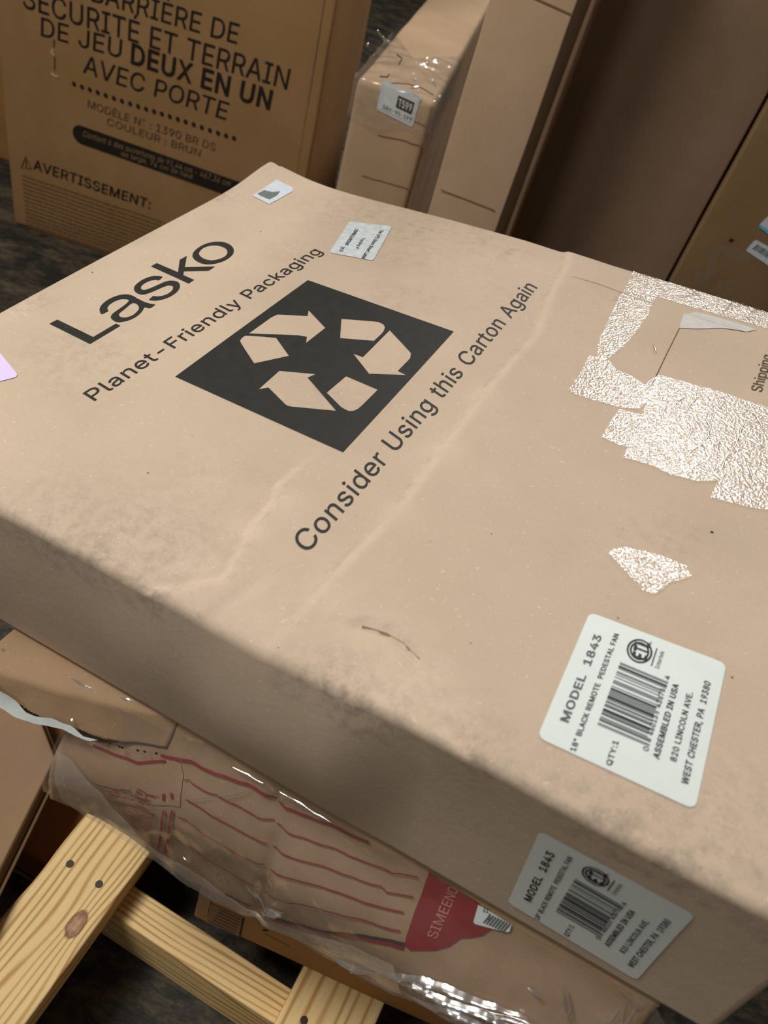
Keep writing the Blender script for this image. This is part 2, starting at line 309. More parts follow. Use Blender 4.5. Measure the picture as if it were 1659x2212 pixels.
GL = json.loads(r'''{"A":[480,[[16,0,201,509,276,509,463,0,395,0,287,302,264,372,232,478,245,478,213,371,191,302,85,0],[110,142,110,199,370,199,370,142]]],"B":[456,[[60,0,60,509,241,509,289,504,329,491,359,469,381,442,394,410,398,374,395,344,387,320,356,286,315,267,315,262,339,257,363,245,385,227,402,203,414,173,418,136,413,100,400,67,377,39,344,18,301,4,247,0],[125,57,245,57,296,63,330,80,349,105,355,137,352,161,342,184,327,203,306,218,279,228,248,231,125,231],[125,285,238,285,288,296,308,309,323,326,333,348,336,372,330,403,313,429,283,446,240,452,125,452]]],"C":[510,[[267,-7,205,1,150,25,104,63,70,115,48,179,40,254,48,329,70,393,104,445,150,484,205,508,267,516,340,504,373,490,402,471,427,447,448,418,463,385,473,348,408,348,389,395,357,428,315,449,267,456,223,450,184,432,150,403,125,364,109,314,103,254,109,194,125,145,151,105,184,76,223,59,267,53,315,60,357,81,389,114,408,160,473,160,463,124,448,91,428,62,402,38,373,19,341,5,305,-4]]],"D":[502,[[219,0,96,0,96,57,215,57,272,63,318,81,354,110,379,149,394,198,399,255,394,312,379,361,354,399,320,428,275,446,221,452,93,452,93,509,225,509,294,501,353,478,399,441,433,391,455,329,462,255,455,181,433,119,398,68,351,31,291,8],[125,509,125,0,60,0,60,509]]],"E":[419,[[60,0,60,509,372,509,372,452,125,452,125,286,355,286,355,229,125,229,125,57,375,57,375,0]]],"F":[410,[[60,0,60,509,369,509,369,452,125,452,125,278,346,278,346,221,125,221,125,0]]],"G":[520,[[269,-7,205,1,149,25,104,64,69,116,47,179,40,254,47,329,69,393,103,445,149,484,203,508,265,516,304,513,340,504,374,489,403,469,429,445,449,416,465,384,474,349,408,349,387,393,356,427,315,448,265,456,222,450,183,432,150,404,125,364,109,314,103,254,109,194,125,145,151,105,184,76,224,59,269,53,309,57,345,71,374,93,396,123,410,160,415,202,434,199,283,199,283,256,478,256,478,200,471,141,451,91,419,50,377,19,326,0]]],"H":[517,[[60,0,60,509,125,509,125,289,392,289,392,509,457,509,457,0,392,0,392,232,125,232,125,0]]],"I":[301,[[31,0,31,57,118,57,118,452,31,452,31,509,269,509,269,452,183,452,183,57,269,57,269,0]]],"J":[396,[[185,-7,124,3,75,33,44,81,33,145,33,173,98,173,98,145,104,104,122,74,149,56,185,50,220,56,248,74,266,104,272,145,272,509,336,509,336,145,326,81,294,33,246,3]]],"K":[467,[[104,145,104,216,139,261,174,303,212,344,364,509,448,509,231,276,228,276],[60,0,60,509,125,509,125,334,124,225,125,193,125,0],[372,0,188,259,228,309,449,0]]],"L":[393,[[60,0,60,509,125,509,125,57,361,57,361,0]]],"M":[628,[[60,0,60,509,152,509,277,187,287,159,299,123,311,84,322,49,307,49,318,83,330,121,342,158,352,187,476,509,568,509,568,0,504,0,504,291,504,327,505,369,506,413,507,457,513,457,498,409,482,363,467,322,456,291,342,0,286,0,170,291,159,321,145,361,129,408,112,457,119,457,120,416,121,372,122,328,122,291,122,0]]],"N":[523,[[60,0,60,509,136,509,343,183,363,151,388,107,414,55,405,54,401,108,399,157,399,195,399,509,463,509,463,0,387,0,202,290,177,331,148,381,108,452,119,454,122,384,124,328,125,291,125,0]]],"O":[533,[[267,-7,205,1,150,25,105,63,70,115,48,179,40,254,48,329,70,393,105,445,150,484,205,508,267,516,329,508,384,484,429,445,464,393,486,329,493,254,486,179,464,115,429,63,384,25,329,1],[267,53,310,59,349,76,383,105,408,144,425,194,430,254,425,314,408,365,383,404,349,433,310,450,267,456,223,450,184,433,151,404,125,364,109,314,103,254,109,194,125,144,151,105,184,76,223,59]]],"P":[445,[[60,0,60,509,235,509,289,503,332,487,366,462,390,430,404,391,409,348,404,304,390,265,366,233,332,207,289,191,235,186,109,186,109,242,233,242,269,246,297,256,318,272,333,294,342,319,344,348,342,376,333,402,318,423,297,439,268,449,232,452,125,452,125,0]]],"Q":[533,[[245,159,313,159,369,85,384,65,468,-48,401,-48,346,27,331,46],[267,-7,205,1,150,25,105,63,70,115,48,179,40,254,48,329,70,393,105,445,150,484,205,508,267,516,329,508,384,484,429,445,464,393,486,329,493,254,486,179,464,115,429,63,384,25,329,1],[267,53,310,59,349,76,383,105,408,144,425,194,430,254,425,314,408,365,383,404,349,433,310,450,267,456,223,450,184,433,151,404,125,364,109,314,103,254,109,194,125,144,151,105,184,76,223,59]]],"R":[449,[[60,0,60,509,236,509,290,504,333,489,367,465,390,433,405,395,409,352,405,309,390,271,367,240,333,217,289,203,236,198,96,198,96,255,234,255,269,258,298,267,319,281,334,300,342,324,345,352,342,380,334,405,319,425,298,440,269,449,233,452,125,452,125,0],[353,0,230,229,303,229,428,0]]],"S":[447,[[224,-9,172,-4,128,9,91,31,64,60,46,96,38,137,104,137,110,110,123,88,142,71,166,59,224,49,257,52,286,60,311,74,329,92,341,114,346,139,342,161,332,179,296,205,245,222,184,239,128,260,86,289,60,326,52,372,58,413,75,448,102,476,138,498,180,511,227,516,275,511,316,498,351,476,377,449,394,415,401,378,337,378,326,412,302,437,267,453,225,459,194,456,167,448,145,435,129,418,118,398,115,376,119,352,131,334,169,308,212,293,264,279,312,264,359,238,395,198,405,171,408,139,403,99,386,64,360,34,323,11,278,-4]]],"T":[449,[[32,452,32,509,417,509,417,452,257,452,257,0,193,0,193,452]]],"U":[517,[[259,-8,203,-2,154,15,114,43,85,80,66,124,60,173,60,509,124,509,124,178,128,144,141,113,160,87,187,68,220,56,259,52,298,56,331,68,357,87,377,113,389,144,393,178,393,509,457,509,457,173,451,124,433,80,403,43,363,15,315,-2]]],"V":[480,[[204,0,16,509,84,509,192,206,215,137,248,31,235,31,267,138,290,206,395,509,463,509,278,0]]],"W":[686,[[155,0,16,509,82,509,163,196,175,145,187,94,197,40,189,40,200,94,211,145,224,196,306,509,380,509,462,196,474,145,486,94,497,40,488,40,499,94,510,145,523,196,603,509,670,509,530,0,455,0,368,323,351,391,336,475,350,475,335,395,318,323,230,0]]],"X":[474,[[18,0,217,284,217,236,29,509,104,509,178,400,204,361,223,329,243,292,232,292,252,329,272,361,298,400,374,509,446,509,259,239,259,287,456,0,382,0,292,129,268,165,250,195,230,231,244,231,225,196,206,166,182,129,91,0]]],"Y":[472,[[203,0,203,208,16,509,91,509,192,344,222,292,250,230,224,230,251,293,280,344,381,509,455,509,268,208,268,0]]],"Z":[438,[[42,0,42,46,273,385,306,431,341,476,348,454,285,452,223,452,40,452,40,509,397,509,397,462,169,129,134,81,97,33,90,54,152,57,214,57,399,57,399,0]]],"É":[419,[[60,0,60,509,372,509,372,452,125,452,125,286,355,286,355,229,125,229,125,57,375,57,375,0],[191,558,239,659,307,659,241,558]]],"È":[419,[[60,0,60,509,372,509,372,452,125,452,125,286,355,286,355,229,125,229,125,57,375,57,375,0],[194,558,128,659,196,659,244,558]]],"0":[453,[[227,-7,174,1,130,24,95,62,69,113,53,178,48,254,53,330,69,395,95,447,130,484,174,508,227,516,279,508,323,484,358,447,384,395,400,330,405,254,400,178,384,113,359,62,323,24,279,1],[227,50,261,56,290,74,313,103,330,144,340,194,344,254,340,314,330,365,313,405,290,435,261,453,227,460,192,453,163,435,140,405,123,365,113,314,109,254,113,194,123,144,140,103,163,74,192,56]]],"1":[453,[[76,0,76,55,391,55,391,0],[276,509,276,0,212,0,212,448,209,448,86,358,86,427,198,509]]],"2":[453,[[64,0,64,47,234,229,282,282,311,327,320,371,317,397,308,419,293,436,273,449,224,460,196,457,172,447,153,433,139,413,130,390,127,362,66,362,71,405,86,442,111,473,143,496,182,511,225,516,268,511,306,497,337,474,361,445,376,411,381,372,371,318,336,259,267,180,153,60,153,57,389,57,389,0]]],"3":[453,[[218,-7,173,-3,133,10,98,30,70,57,52,91,44,132,109,132,115,107,126,87,144,71,165,59,219,50,275,61,297,74,315,93,325,116,329,145,326,172,316,196,299,217,275,234,242,244,201,248,157,248,157,299,288,448,288,452,70,452,70,509,372,509,372,461,211,278,211,289,264,288,308,276,344,253,371,222,387,186,393,145,387,103,370,66,344,36,309,12,266,-2]]],"4":[453,[[40,105,40,158,247,509,311,509,109,166,109,163,413,163,413,105],[282,0,282,121,282,146,282,318,343,318,343,0]]],"5":[453,[[221,-7,178,-2,140,11,108,32,83,60,66,93,60,130,122,130,127,108,138,89,173,60,221,50,250,53,276,64,298,82,314,104,324,131,328,162,324,193,314,221,297,244,275,262,248,273,218,277,167,268,128,246,67,253,96,509,366,509,366,452,151,452,134,301,136,301,178,325,229,334,263,330,294,321,321,306,345,285,364,260,379,231,388,199,391,163,385,117,369,76,343,41,309,15,268,-1]]],"6":[453,[[226,-7,182,-1,142,15,109,40,84,74,69,115,64,162,68,199,80,239,137,340,252,509,322,509,151,261,145,261,165,288,196,307,235,314,278,309,316,295,346,271,370,240,384,201,389,157,384,112,368,73,343,39,310,14,271,-2],[226,48,254,52,279,63,299,79,314,101,324,128,327,157,324,187,314,213,299,235,279,251,254,262,226,265,198,262,174,252,153,235,138,214,128,188,125,158,128,128,138,102,153,79,174,63,198,52]]],"7":[453,[[97,0,323,448,323,452,62,452,62,509,391,509,391,449,165,0]]],"8":[453,[[226,-7,178,-2,136,11,101,33,74,62,57,96,52,135,55,166,65,195,81,220,101,241,125,256,153,265,153,267,119,282,93,308,76,342,70,380,75,417,90,450,114,477,146,498,184,511,226,516,269,511,306,498,337,477,361,450,377,417,382,380,376,342,359,308,333,282,300,267,300,265,327,256,351,241,372,220,387,195,397,166,401,135,395,96,378,62,352,33,317,11,275,-2],[226,49,258,52,285,60,307,74,323,91,333,113,337,139,333,165,322,189,305,208,283,223,256,232,226,235,196,232,169,223,147,208,130,189,119,165,115,139,119,113,129,91,145,74,167,60,195,52],[226,290,274,300,293,313,307,330,316,351,319,376,316,399,308,420,294,437,275,449,226,460,177,449,159,437,145,420,136,399,133,376,136,351,145,330,159,313,178,300]]],"9":[453,[[226,516,271,510,310,494,343,468,368,434,384,393,389,347,385,309,373,270,315,168,200,0,130,0,301,248,307,248,287,221,257,202,218,195,175,199,137,214,106,237,83,269,68,307,64,352,69,397,85,436,110,469,143,494,182,510],[226,460,199,457,174,446,154,429,138,407,129,381,125,352,129,322,138,295,154,274,174,257,199,247,226,243,254,247,279,257,299,273,314,295,324,321,327,350,324,381,314,407,299,429,279,446,254,457]]],"a":[389,[[160,-9,126,-5,94,5,68,22,48,45,35,73,30,108,34,138,43,161,58,179,78,193,125,211,178,220,234,227,265,235,273,243,276,255,276,257,267,297,240,322,196,331,149,322,118,301,100,274,41,291,57,322,79,346,104,364,133,375,194,384,239,379,286,360,306,343,322,320,333,290,337,251,337,0,277,0,277,52,272,52,252,25,215,1],[170,45,202,49,228,59,248,74,263,93,272,115,276,138,276,190,259,182,231,176,200,171,175,168,134,159,103,139,95,124,92,105,102,72,130,52]]],"b":[424,[[229,-8,198,-5,172,4,138,31,118,59,112,59,112,0,53,0,53,509,114,509,114,319,118,319,137,346,171,373,197,381,229,384,274,378,313,361,345,332,370,293,385,245,390,189,385,133,370,84,346,45,313,16,274,-2],[220,47,253,51,279,66,301,88,316,117,325,151,328,189,325,227,316,261,301,290,280,311,253,325,220,330,188,325,161,312,140,291,125,263,116,229,113,189,116,150,125,115,140,86,162,65,188,51]]],"c":[396,[[207,-8,159,-2,117,16,82,46,56,85,40,133,34,187,40,243,56,291,82,330,117,360,159,378,207,384,260,377,305,356,340,322,362,277,303,262,290,289,270,311,242,325,207,330,173,325,145,310,124,287,108,258,99,224,96,187,99,151,108,117,124,89,145,66,173,51,207,46,243,52,271,66,292,89,304,117,363,102,341,56,306,21,261,-1]]],"d":[424,[[195,-8,151,-2,111,16,79,45,55,84,39,133,34,189,39,245,55,293,79,332,112,361,151,378,196,384,228,381,253,373,287,346,306,319,311,319,311,509,372,509,372,0,313,0,313,59,307,59,287,31,252,4,227,-5],[205,47,236,51,263,65,284,86,299,115,309,150,312,189,309,229,300,263,284,291,263,312,237,325,205,330,172,325,145,311,124,290,108,261,99,227,96,189,99,151,109,117,124,88,145,66,172,51]]],"e":[404,[[212,-8,161,-2,117,16,82,46,56,85,40,132,34,187,39,242,55,290,81,329,115,359,157,378,205,384,266,374,294,361,319,341,341,315,357,282,368,242,371,194,371,169,75,169,75,221,338,221,310,202,307,237,298,269,283,294,263,314,237,326,205,330,173,326,146,313,125,294,109,270,99,241,96,211,96,178,100,139,110,106,128,80,151,61,179,50,212,46,254,53,285,73,306,105,365,91,353,63,335,39,311,19,283,4,249,-5]]],"f":[254,[[228,379,228,327,6,327,6,379],[81,0,81,432,84,461,96,486,113,505,135,519,187,530,222,527,243,521,227,468,215,472,195,474,171,470,154,460,145,443,142,419,142,0]]],"g":[425,[[207,-151,168,-148,134,-140,82,-110,51,-69,101,-41,122,-66,154,-88,207,-97,249,-92,282,-75,304,-47,311,-6,311,68,306,68,287,41,252,16,227,8,195,5,152,10,113,27,80,53,55,90,39,136,34,191,39,246,55,293,80,332,112,361,152,378,196,384,228,382,253,373,288,346,308,319,313,319,313,379,372,379,372,-9,367,-54,350,-90,324,-117,291,-136,251,-147],[205,59,237,63,264,75,285,95,300,121,309,154,312,193,309,231,300,264,285,291,264,312,237,325,205,330,172,325,145,312,124,290,109,262,99,229,96,193,99,155,109,123,124,96,145,76,172,63]]],"h":[410,[[114,227,114,0,53,0,53,509,114,509,114,287,102,287,124,332,152,362,187,379,227,384,264,380,295,369,321,349,341,321,353,285,357,240,357,0,296,0,296,235,290,275,273,304,246,323,210,329,184,326,161,317,141,303,126,283,117,257]]],"i":[167,[[53,0,53,379,114,379,114,0],[84,443,67,446,54,455,44,468,41,483,44,499,54,512,67,521,84,524,100,521,114,512,123,499,126,483,123,468,114,455,100,446]]],"j":[167,[[53,379,114,379,114,-30,111,-63,102,-90,86,-113,65,-129,37,-139,4,-143,-10,-143,-10,-87,2,-87,25,-83,40,-72,50,-54,53,-29],[83,443,67,446,53,455,44,468,41,483,44,499,53,512,67,521,83,524,100,521,114,512,123,499,126,483,123,468,114,455,100,446]]],"k":[381,[[110,137,110,212,121,212,284,379,360,379,184,199,177,199],[53,0,53,509,114,509,114,0],[294,0,148,186,191,229,372,0]]],"l":[189,[[139,-2,101,3,74,20,58,47,53,84,53,509,114,509,114,99,120,62,130,54,146,52,160,53,170,54,181,3,162,-1]]],"m":[610,[[53,0,53,379,112,379,112,295,108,295,118,323,132,346,172,376,219,386,257,380,287,361,309,331,321,295,312,295,322,321,337,343,381,375,437,386,468,383,497,372,522,354,541,328,553,296,557,255,557,0,496,0,496,254,490,289,473,313,447,326,419,330,395,328,374,320,345,290,335,247,335,0,274,0,274,260,269,288,253,311,229,326,199,330,158,320,140,307,126,289,117,266,114,238,114,0]]],"n":[410,[[114,227,114,0,53,0,53,379,112,379,112,287,102,287,124,332,152,362,187,379,227,384,264,380,295,369,321,349,341,321,353,285,357,240,357,0,296,0,296,235,290,275,273,304,246,323,210,329,184,326,161,317,141,303,126,283,117,257]]],"o":[415,[[207,-8,159,-2,117,16,82,46,56,85,40,133,34,187,40,243,56,291,82,330,117,360,159,378,207,384,256,378,299,360,333,330,359,291,376,243,381,187,376,133,359,85,333,46,299,16,256,-2],[207,46,242,51,270,66,292,89,307,117,316,151,319,187,316,224,307,258,292,287,270,310,242,325,207,330,173,325,145,310,124,287,108,258,99,224,96,187,99,151,108,117,124,89,145,66,173,51]]],"p":[424,[[53,-143,53,379,112,379,112,319,118,319,137,346,171,373,197,381,229,384,274,378,313,361,345,332,370,293,385,245,390,189,385,133,370,84,346,45,313,16,274,-2,229,-8,198,-5,173,4,138,31,118,59,114,59,114,-143],[220,47,253,51,279,66,301,88,316,117,325,151,328,189,325,227,316,261,301,290,280,311,253,325,220,330,188,325,161,312,140,291,125,263,116,229,113,189,116,150,125,115,140,86,162,65,188,51]]],"q":[424,[[372,-143,311,-143,311,59,306,59,287,31,252,4,227,-5,195,-8,151,-2,111,16,79,45,55,84,39,133,34,189,39,245,55,293,79,332,112,361,151,378,196,384,228,381,253,373,287,346,307,319,313,319,313,379,372,379],[205,47,236,51,263,65,284,86,299,115,309,150,312,189,309,229,300,263,284,291,263,312,237,325,205,330,172,325,145,311,124,290,108,261,99,227,96,189,99,151,109,117,124,88,145,66,172,51]]],"r":[259,[[53,0,53,379,112,379,112,321,115,321,130,347,152,367,181,380,213,385,229,384,243,384,243,322,230,324,207,326,182,323,159,315,140,301,126,284,117,262,114,237,114,0]]],"s":[365,[[182,-8,145,-5,112,3,84,18,62,38,45,63,36,94,94,107,105,79,124,60,150,49,181,45,217,50,244,62,262,81,268,103,265,121,254,136,237,147,212,155,149,170,104,186,72,208,53,237,47,274,51,305,65,332,87,354,115,370,149,381,187,384,223,381,254,372,279,358,299,339,324,290,268,277,258,298,243,316,219,328,187,333,156,329,131,317,114,299,109,277,112,258,124,243,172,223,229,209,275,194,306,171,325,142,331,107,326,75,312,47,290,24,260,6,223,-5]]],"t":[227,[[204,379,204,327,6,327,6,379],[65,471,126,471,126,98,128,76,136,61,150,53,170,50,185,51,202,54,213,2,192,-3,168,-4,125,2,92,21,72,52,65,93]]],"u":[410,[[182,-5,146,-1,115,11,89,31,69,59,57,95,53,139,53,379,114,379,114,144,119,105,137,75,164,56,200,50,226,53,249,62,268,77,283,97,293,122,296,153,296,379,357,379,357,0,298,0,298,92,307,92,286,47,257,17,222,0]]],"v":[389,[[163,0,17,379,84,379,165,155,187,87,206,21,184,21,203,87,224,155,305,379,371,379,226,0]]],"w":[567,[[138,0,23,379,87,379,133,214,154,137,175,41,165,41,186,135,206,214,252,379,316,379,362,214,382,136,402,41,391,41,413,135,434,214,480,379,545,379,429,0,368,0,319,172,305,225,291,280,277,338,291,338,277,280,263,225,248,172,199,0]]],"x":[379,[[21,0,171,218,171,171,29,379,100,379,147,306,179,253,207,206,175,206,202,253,233,306,282,379,352,379,209,169,209,214,358,0,287,0,231,85,200,136,173,182,205,182,178,136,148,85,91,0]]],"y":[389,[[47,-139,61,-86,71,-87,104,-89,130,-74,151,-36,163,-1,17,379,84,379,165,155,187,87,206,21,184,21,202,87,224,155,305,379,371,379,204,-58,177,-107,139,-136,91,-145,65,-143]]],"z":[380,[[42,0,42,46,254,320,254,323,48,323,48,379,333,379,333,331,126,60,126,56,339,56,339,0]]],"é":[404,[[212,-8,161,-2,117,16,82,46,56,85,40,132,34,187,39,242,55,290,81,329,115,359,157,378,205,384,266,374,294,361,319,341,341,315,357,282,368,242,371,194,371,169,75,169,75,221,338,221,310,202,307,237,298,269,283,294,263,314,237,326,205,330,173,326,146,313,125,294,109,270,99,241,96,211,96,178,100,139,110,106,128,80,151,61,179,50,212,46,254,53,285,73,306,105,365,91,353,63,335,39,311,19,283,4,249,-5],[177,429,225,529,293,529,227,429]]],"à":[389,[[160,-9,126,-5,94,5,68,22,48,45,35,73,30,108,34,138,43,161,58,179,78,193,125,211,178,220,234,227,265,235,273,243,276,255,276,257,267,297,240,322,196,331,149,322,118,301,100,274,41,291,57,322,79,346,104,364,133,375,194,384,239,379,286,360,306,343,322,320,333,290,337,251,337,0,277,0,277,52,272,52,252,25,215,1],[170,45,202,49,228,59,248,74,263,93,272,115,276,138,276,190,259,182,231,176,200,171,175,168,134,159,103,139,95,124,92,105,102,72,130,52],[165,429,99,529,168,529,215,429]]],".":[188,[[95,-4,78,-1,63,9,53,24,50,41,53,59,63,73,78,83,95,87,113,83,128,73,138,59,141,41,138,24,128,9,113,-1]]],",":[188,[[38,-119,68,71,137,71,84,-119]]],":":[188,[[95,-4,78,-1,63,9,53,24,50,41,53,59,63,73,78,83,95,87,113,83,128,73,138,59,141,41,138,24,128,9,113,-1],[95,271,78,274,63,284,53,299,50,316,53,334,63,349,78,359,95,362,113,359,128,349,138,334,141,316,138,299,128,284,113,274]]],"-":[453,[[337,244,337,188,114,188,114,244]]],"\"":[321,[[78,318,70,509,136,509,128,318],[193,318,185,509,250,509,243,318]]],"#":[440,[[242,0,326,509,377,509,294,0],[10,140,19,192,400,192,391,140],[64,0,147,509,198,509,115,0],[40,316,49,368,429,368,421,316]]],"!":[196,[[67,160,63,509,132,509,128,160],[98,-4,81,-1,66,9,56,24,52,41,56,58,66,73,81,83,98,86,116,83,130,73,140,58,143,41,140,24,130,9,116,-1]]],"°":[300,[[60,400,60,480,90,510,170,510,200,480,200,400,170,370,90,370],[95,410,165,410,165,470,95,470]]]}''')
_gc = {}
def glyph(ch, bold):
    k = (ch, bold)
    if k not in _gc:
        adv, cs = GL[ch]; out = []
        for fl in cs:
            q = [(fl[i]/1000, fl[i+1]/1000) for i in range(0, len(fl), 2)]
            if bold:
                n = len(q); r = []
                for i in range(n):
                    a, p, c = q[i-1], q[i], q[(i+1) % n]
                    d1 = (p[0]-a[0], p[1]-a[1]); d2 = (c[0]-p[0], c[1]-p[1])
                    l1 = math.hypot(*d1) or 1; l2 = math.hypot(*d2) or 1
                    n1 = (-d1[1]/l1, d1[0]/l1); n2 = (-d2[1]/l2, d2[0]/l2)
                    s = (n1[0]+n2[0], n1[1]+n2[1]); q2 = s[0]*n1[0]+s[1]*n1[1]
                    kk = bold/max(q2, .6)
                    r.append((p[0]+s[0]*kk, p[1]+s[1]*kk))
                q = r
            out.append(q)
        _gc[k] = fill(out)
    return _gc[k]
def text_quads(s, bold=0, sp=0):
    x = 0; out = []; mx = 0
    for ch in s:
        if ch == ' ': x += .22+sp; continue
        for q in glyph(ch, bold): out.append([(px+x, py) for px, py in q])
        x += GL[ch][0]/1000+sp+bold*1.2
    x0 = min(p[0] for q in out for p in q); x1 = max(p[0] for q in out for p in q)
    return out, x0, x1
CAP = .509
def text(name, parent, mat, s, BL, TL, BR, mapf, eps, bold=0, sp=0, label=None, width=None):
    """BL/BR baseline ends, TL top of a capital at the start, in surface coordinates"""
    q, x0, x1 = text_quads(s, bold, sp)
    U = (BR[0]-BL[0], BR[1]-BL[1]); V = (TL[0]-BL[0], TL[1]-BL[1])
    out = []
    for f in q:
        r = []
        for px, py in f:
            a = (px-x0)/(x1-x0); b = py/CAP
            r.append((BL[0]+a*U[0]+b*V[0], BL[1]+a*U[1]+b*V[1]))
        out.append(r)
    return decal(name, parent, mat, out, mapf, eps, label)
def sticker(name, parent, mat, corners, mapf, eps, rad=.006, label=None, step=.012):
    n = len(corners); q = []
    for i in range(n):
        p = corners[i]; a = corners[i-1]; c = corners[(i+1) % n]
        da = (a[0]-p[0], a[1]-p[1]); dc = (c[0]-p[0], c[1]-p[1]); la = math.hypot(*da); lc = math.hypot(*dc)
        r = min(rad, la*.4, lc*.4)
        A = (p[0]+da[0]/la*r, p[1]+da[1]/la*r); C = (p[0]+dc[0]/lc*r, p[1]+dc[1]/lc*r)
        for k in range(5):
            t = k/4; q.append(((1-t)**2*A[0]+2*t*(1-t)*p[0]+t*t*C[0], (1-t)**2*A[1]+2*t*(1-t)*p[1]+t*t*C[1]))
    return decal(name, parent, mat, fill([q], step, inter=False), mapf, eps, label)
def stroke(pts, w, closed=False):
    """quads along a polyline"""
    out = []; n = len(pts)
    L = []
    for i in range(n):
        a = pts[max(i-1, 0)] if not closed else pts[i-1]; c = pts[min(i+1, n-1)] if not closed else pts[(i+1) % n]
        d = (c[0]-a[0], c[1]-a[1]); l = math.hypot(*d) or 1
        ww = w[i] if isinstance(w, (list, tuple)) else w
        L.append(((pts[i][0]-d[1]/l*ww/2, pts[i][1]+d[0]/l*ww/2), (pts[i][0]+d[1]/l*ww/2, pts[i][1]-d[0]/l*ww/2)))
    for i in range(n if closed else n-1):
        a = L[i]; b = L[(i+1) % n]; out.append((a[1], b[1], b[0], a[0]))
    return out
def resample(pts, step):
    out = [pts[0]]
    for a, b in zip(pts, pts[1:]):
        n = max(1, math.ceil(math.hypot(b[0]-a[0], b[1]-a[1])/step))
        out += [(a[0]+(b[0]-a[0])*k/n, a[1]+(b[1]-a[1])*k/n) for k in range(1, n+1)]
    return out
def wob(pts, amp, step=.004, seed=0):
    return [(x+amp*mnoise.noise((x*90+seed, y*90, 3.1)), y+amp*mnoise.noise((x*90, y*90+seed, 7.7))) for x, y in resample(pts, step)]
def ragged(poly, amp=.0008, step=.003, seed=0):
    return wob(poly+[poly[0]], amp, step, seed)[:-1]
LEDGE = [(1.0, 0), (.72, .7), (.44, 1.35), (.1, 1.6), (-.5, .9), (-1.0, 0)]
ROUND = [(math.cos(math.pi*k/4), .8*math.sin(math.pi*k/4)) for k in range(5)]
def ridge_tube(name, parent, mat, lines, mapf, eps, r=.0009, prof=ROUND):
    """thin raised half-round creases of film"""
    v = []; f = []
    for pts in lines:
        pts = wob(pts, .0012, .0025, len(pts)); n = len(pts)
        base = len(v)
        for i, p in enumerate(pts):
            a = pts[max(i-1, 0)]; c = pts[min(i+1, n-1)]; d = (c[0]-a[0], c[1]-a[1]); l = math.hypot(*d) or 1
            rr = r*(.25+.75*math.sin(math.pi*min(1, max(0, i/(n-1)))))*(.7+.6*abs(mnoise.noise((p[0]*300, p[1]*300, 0))))
            m = len(prof)
            for (pc, ps) in prof: v.append(mapf(p[0]-d[1]/l*rr*pc, p[1]+d[0]/l*rr*pc, eps+rr*ps))
            if i:
                for k in range(m-1):
                    b0 = base+(i-1)*m+k; f.append((b0, b0+1, b0+m+1, b0+m))
    return mesh_obj(name, v, f, mat, parent, smooth=True)

def rbox_mesh(L, W, T, xs, ys, zs, r, dispf=None):
    """closed rounded box, x 0..L, y 0..W, z -T..0, with face grids"""
    V = []; F = []; idx = {}
    def vid(p):
        k = (round(p[0], 6), round(p[1], 6), round(p[2], 6))
        if k not in idx: idx[k] = len(V); V.append(p)
        return idx[k]
    def face(A, B, fn, flip):
        g = [[vid(fn(a, b)) for b in B] for a in A]
        for i in range(len(A)-1):
            for j in range(len(B)-1):
                q = (g[i][j], g[i+1][j], g[i+1][j+1], g[i][j+1]); F.append(q[::-1] if flip else q)
    face(xs, ys, lambda a, b: (a, b, 0.0), False); face(xs, ys, lambda a, b: (a, b, -T), True)
    face(xs, zs, lambda a, b: (a, 0.0, b), False); face(xs, zs, lambda a, b: (a, W, b), True)
    face(ys, zs, lambda a, b: (0.0, a, b), True); face(ys, zs, lambda a, b: (L, a, b), False)
    P = np.array(V)
    c = P.copy()
    for k, (lo, hi) in enumerate(((0, L), (0, W), (-T, 0))): c[:, k] = np.clip(P[:, k], lo+r, hi-r)
    d = P-c; n = np.linalg.norm(d, axis=1); n[n == 0] = 1
    P = c+d/n[:, None]*r
    if dispf is not None: P = dispf(P)
    return P, F
def axis(lo, hi, step, r=None):
    n = max(1, round((hi-lo)/step)); a = [lo+(hi-lo)*k/n for k in range(n+1)]
    if r:
        a += [lo+r*t for t in (.12, .3, .55, 1)]+[hi-r*t for t in (.12, .3, .55, 1)]
    return sorted(set(round(x, 6) for x in a))
def carton(label, loc, rot, L, W, T, mat, r=.004, bulge=.003, name='cardboard_box', seam=True, step=.05, depth_dir=1, amp=.0015):
    """upright carton, origin at its near left bottom corner, x along the front, y away, z up"""
    t = thing(name, loc, rot, label, 'box')
    sd = random.uniform(0, 50)
    def dsp(P):
        P = P.copy(); Q = P.copy()
        fx = np.sin(np.clip(P[:, 0]/L, 0, 1)*math.pi); fz = np.sin(np.clip((P[:, 2]+T)/T, 0, 1)*math.pi)
        front = P[:, 1] < 1e-3; back = P[:, 1] > W-1e-3
        Q[front, 1] -= (bulge*fx*fz)[front]; Q[back, 1] += (bulge*fx*fz)[back]
        for i, p in enumerate(P):
            Q[i] += amp*np.array(mnoise.noise_vector((p[0]*9+sd, p[1]*9, p[2]*9)))
        Q[:, 2] += T
        return Q
    P, F = rbox_mesh(L, W, T, axis(0, L, step, r), axis(0, W, step, r), axis(-T, 0, step, r), r, dsp)
    mesh_obj('body', P, F, mat, t, smooth=True)
    def front(a, b, e):
        fx = math.sin(min(1, max(0, a/L))*math.pi); fz = math.sin(min(1, max(0, b/T))*math.pi)
        nv = amp*mnoise.noise_vector((a*9+sd, 0, (b-T)*9))
        return (a+nv[0], -bulge*fx*fz-e+nv[1], b+nv[2])
    return t, front

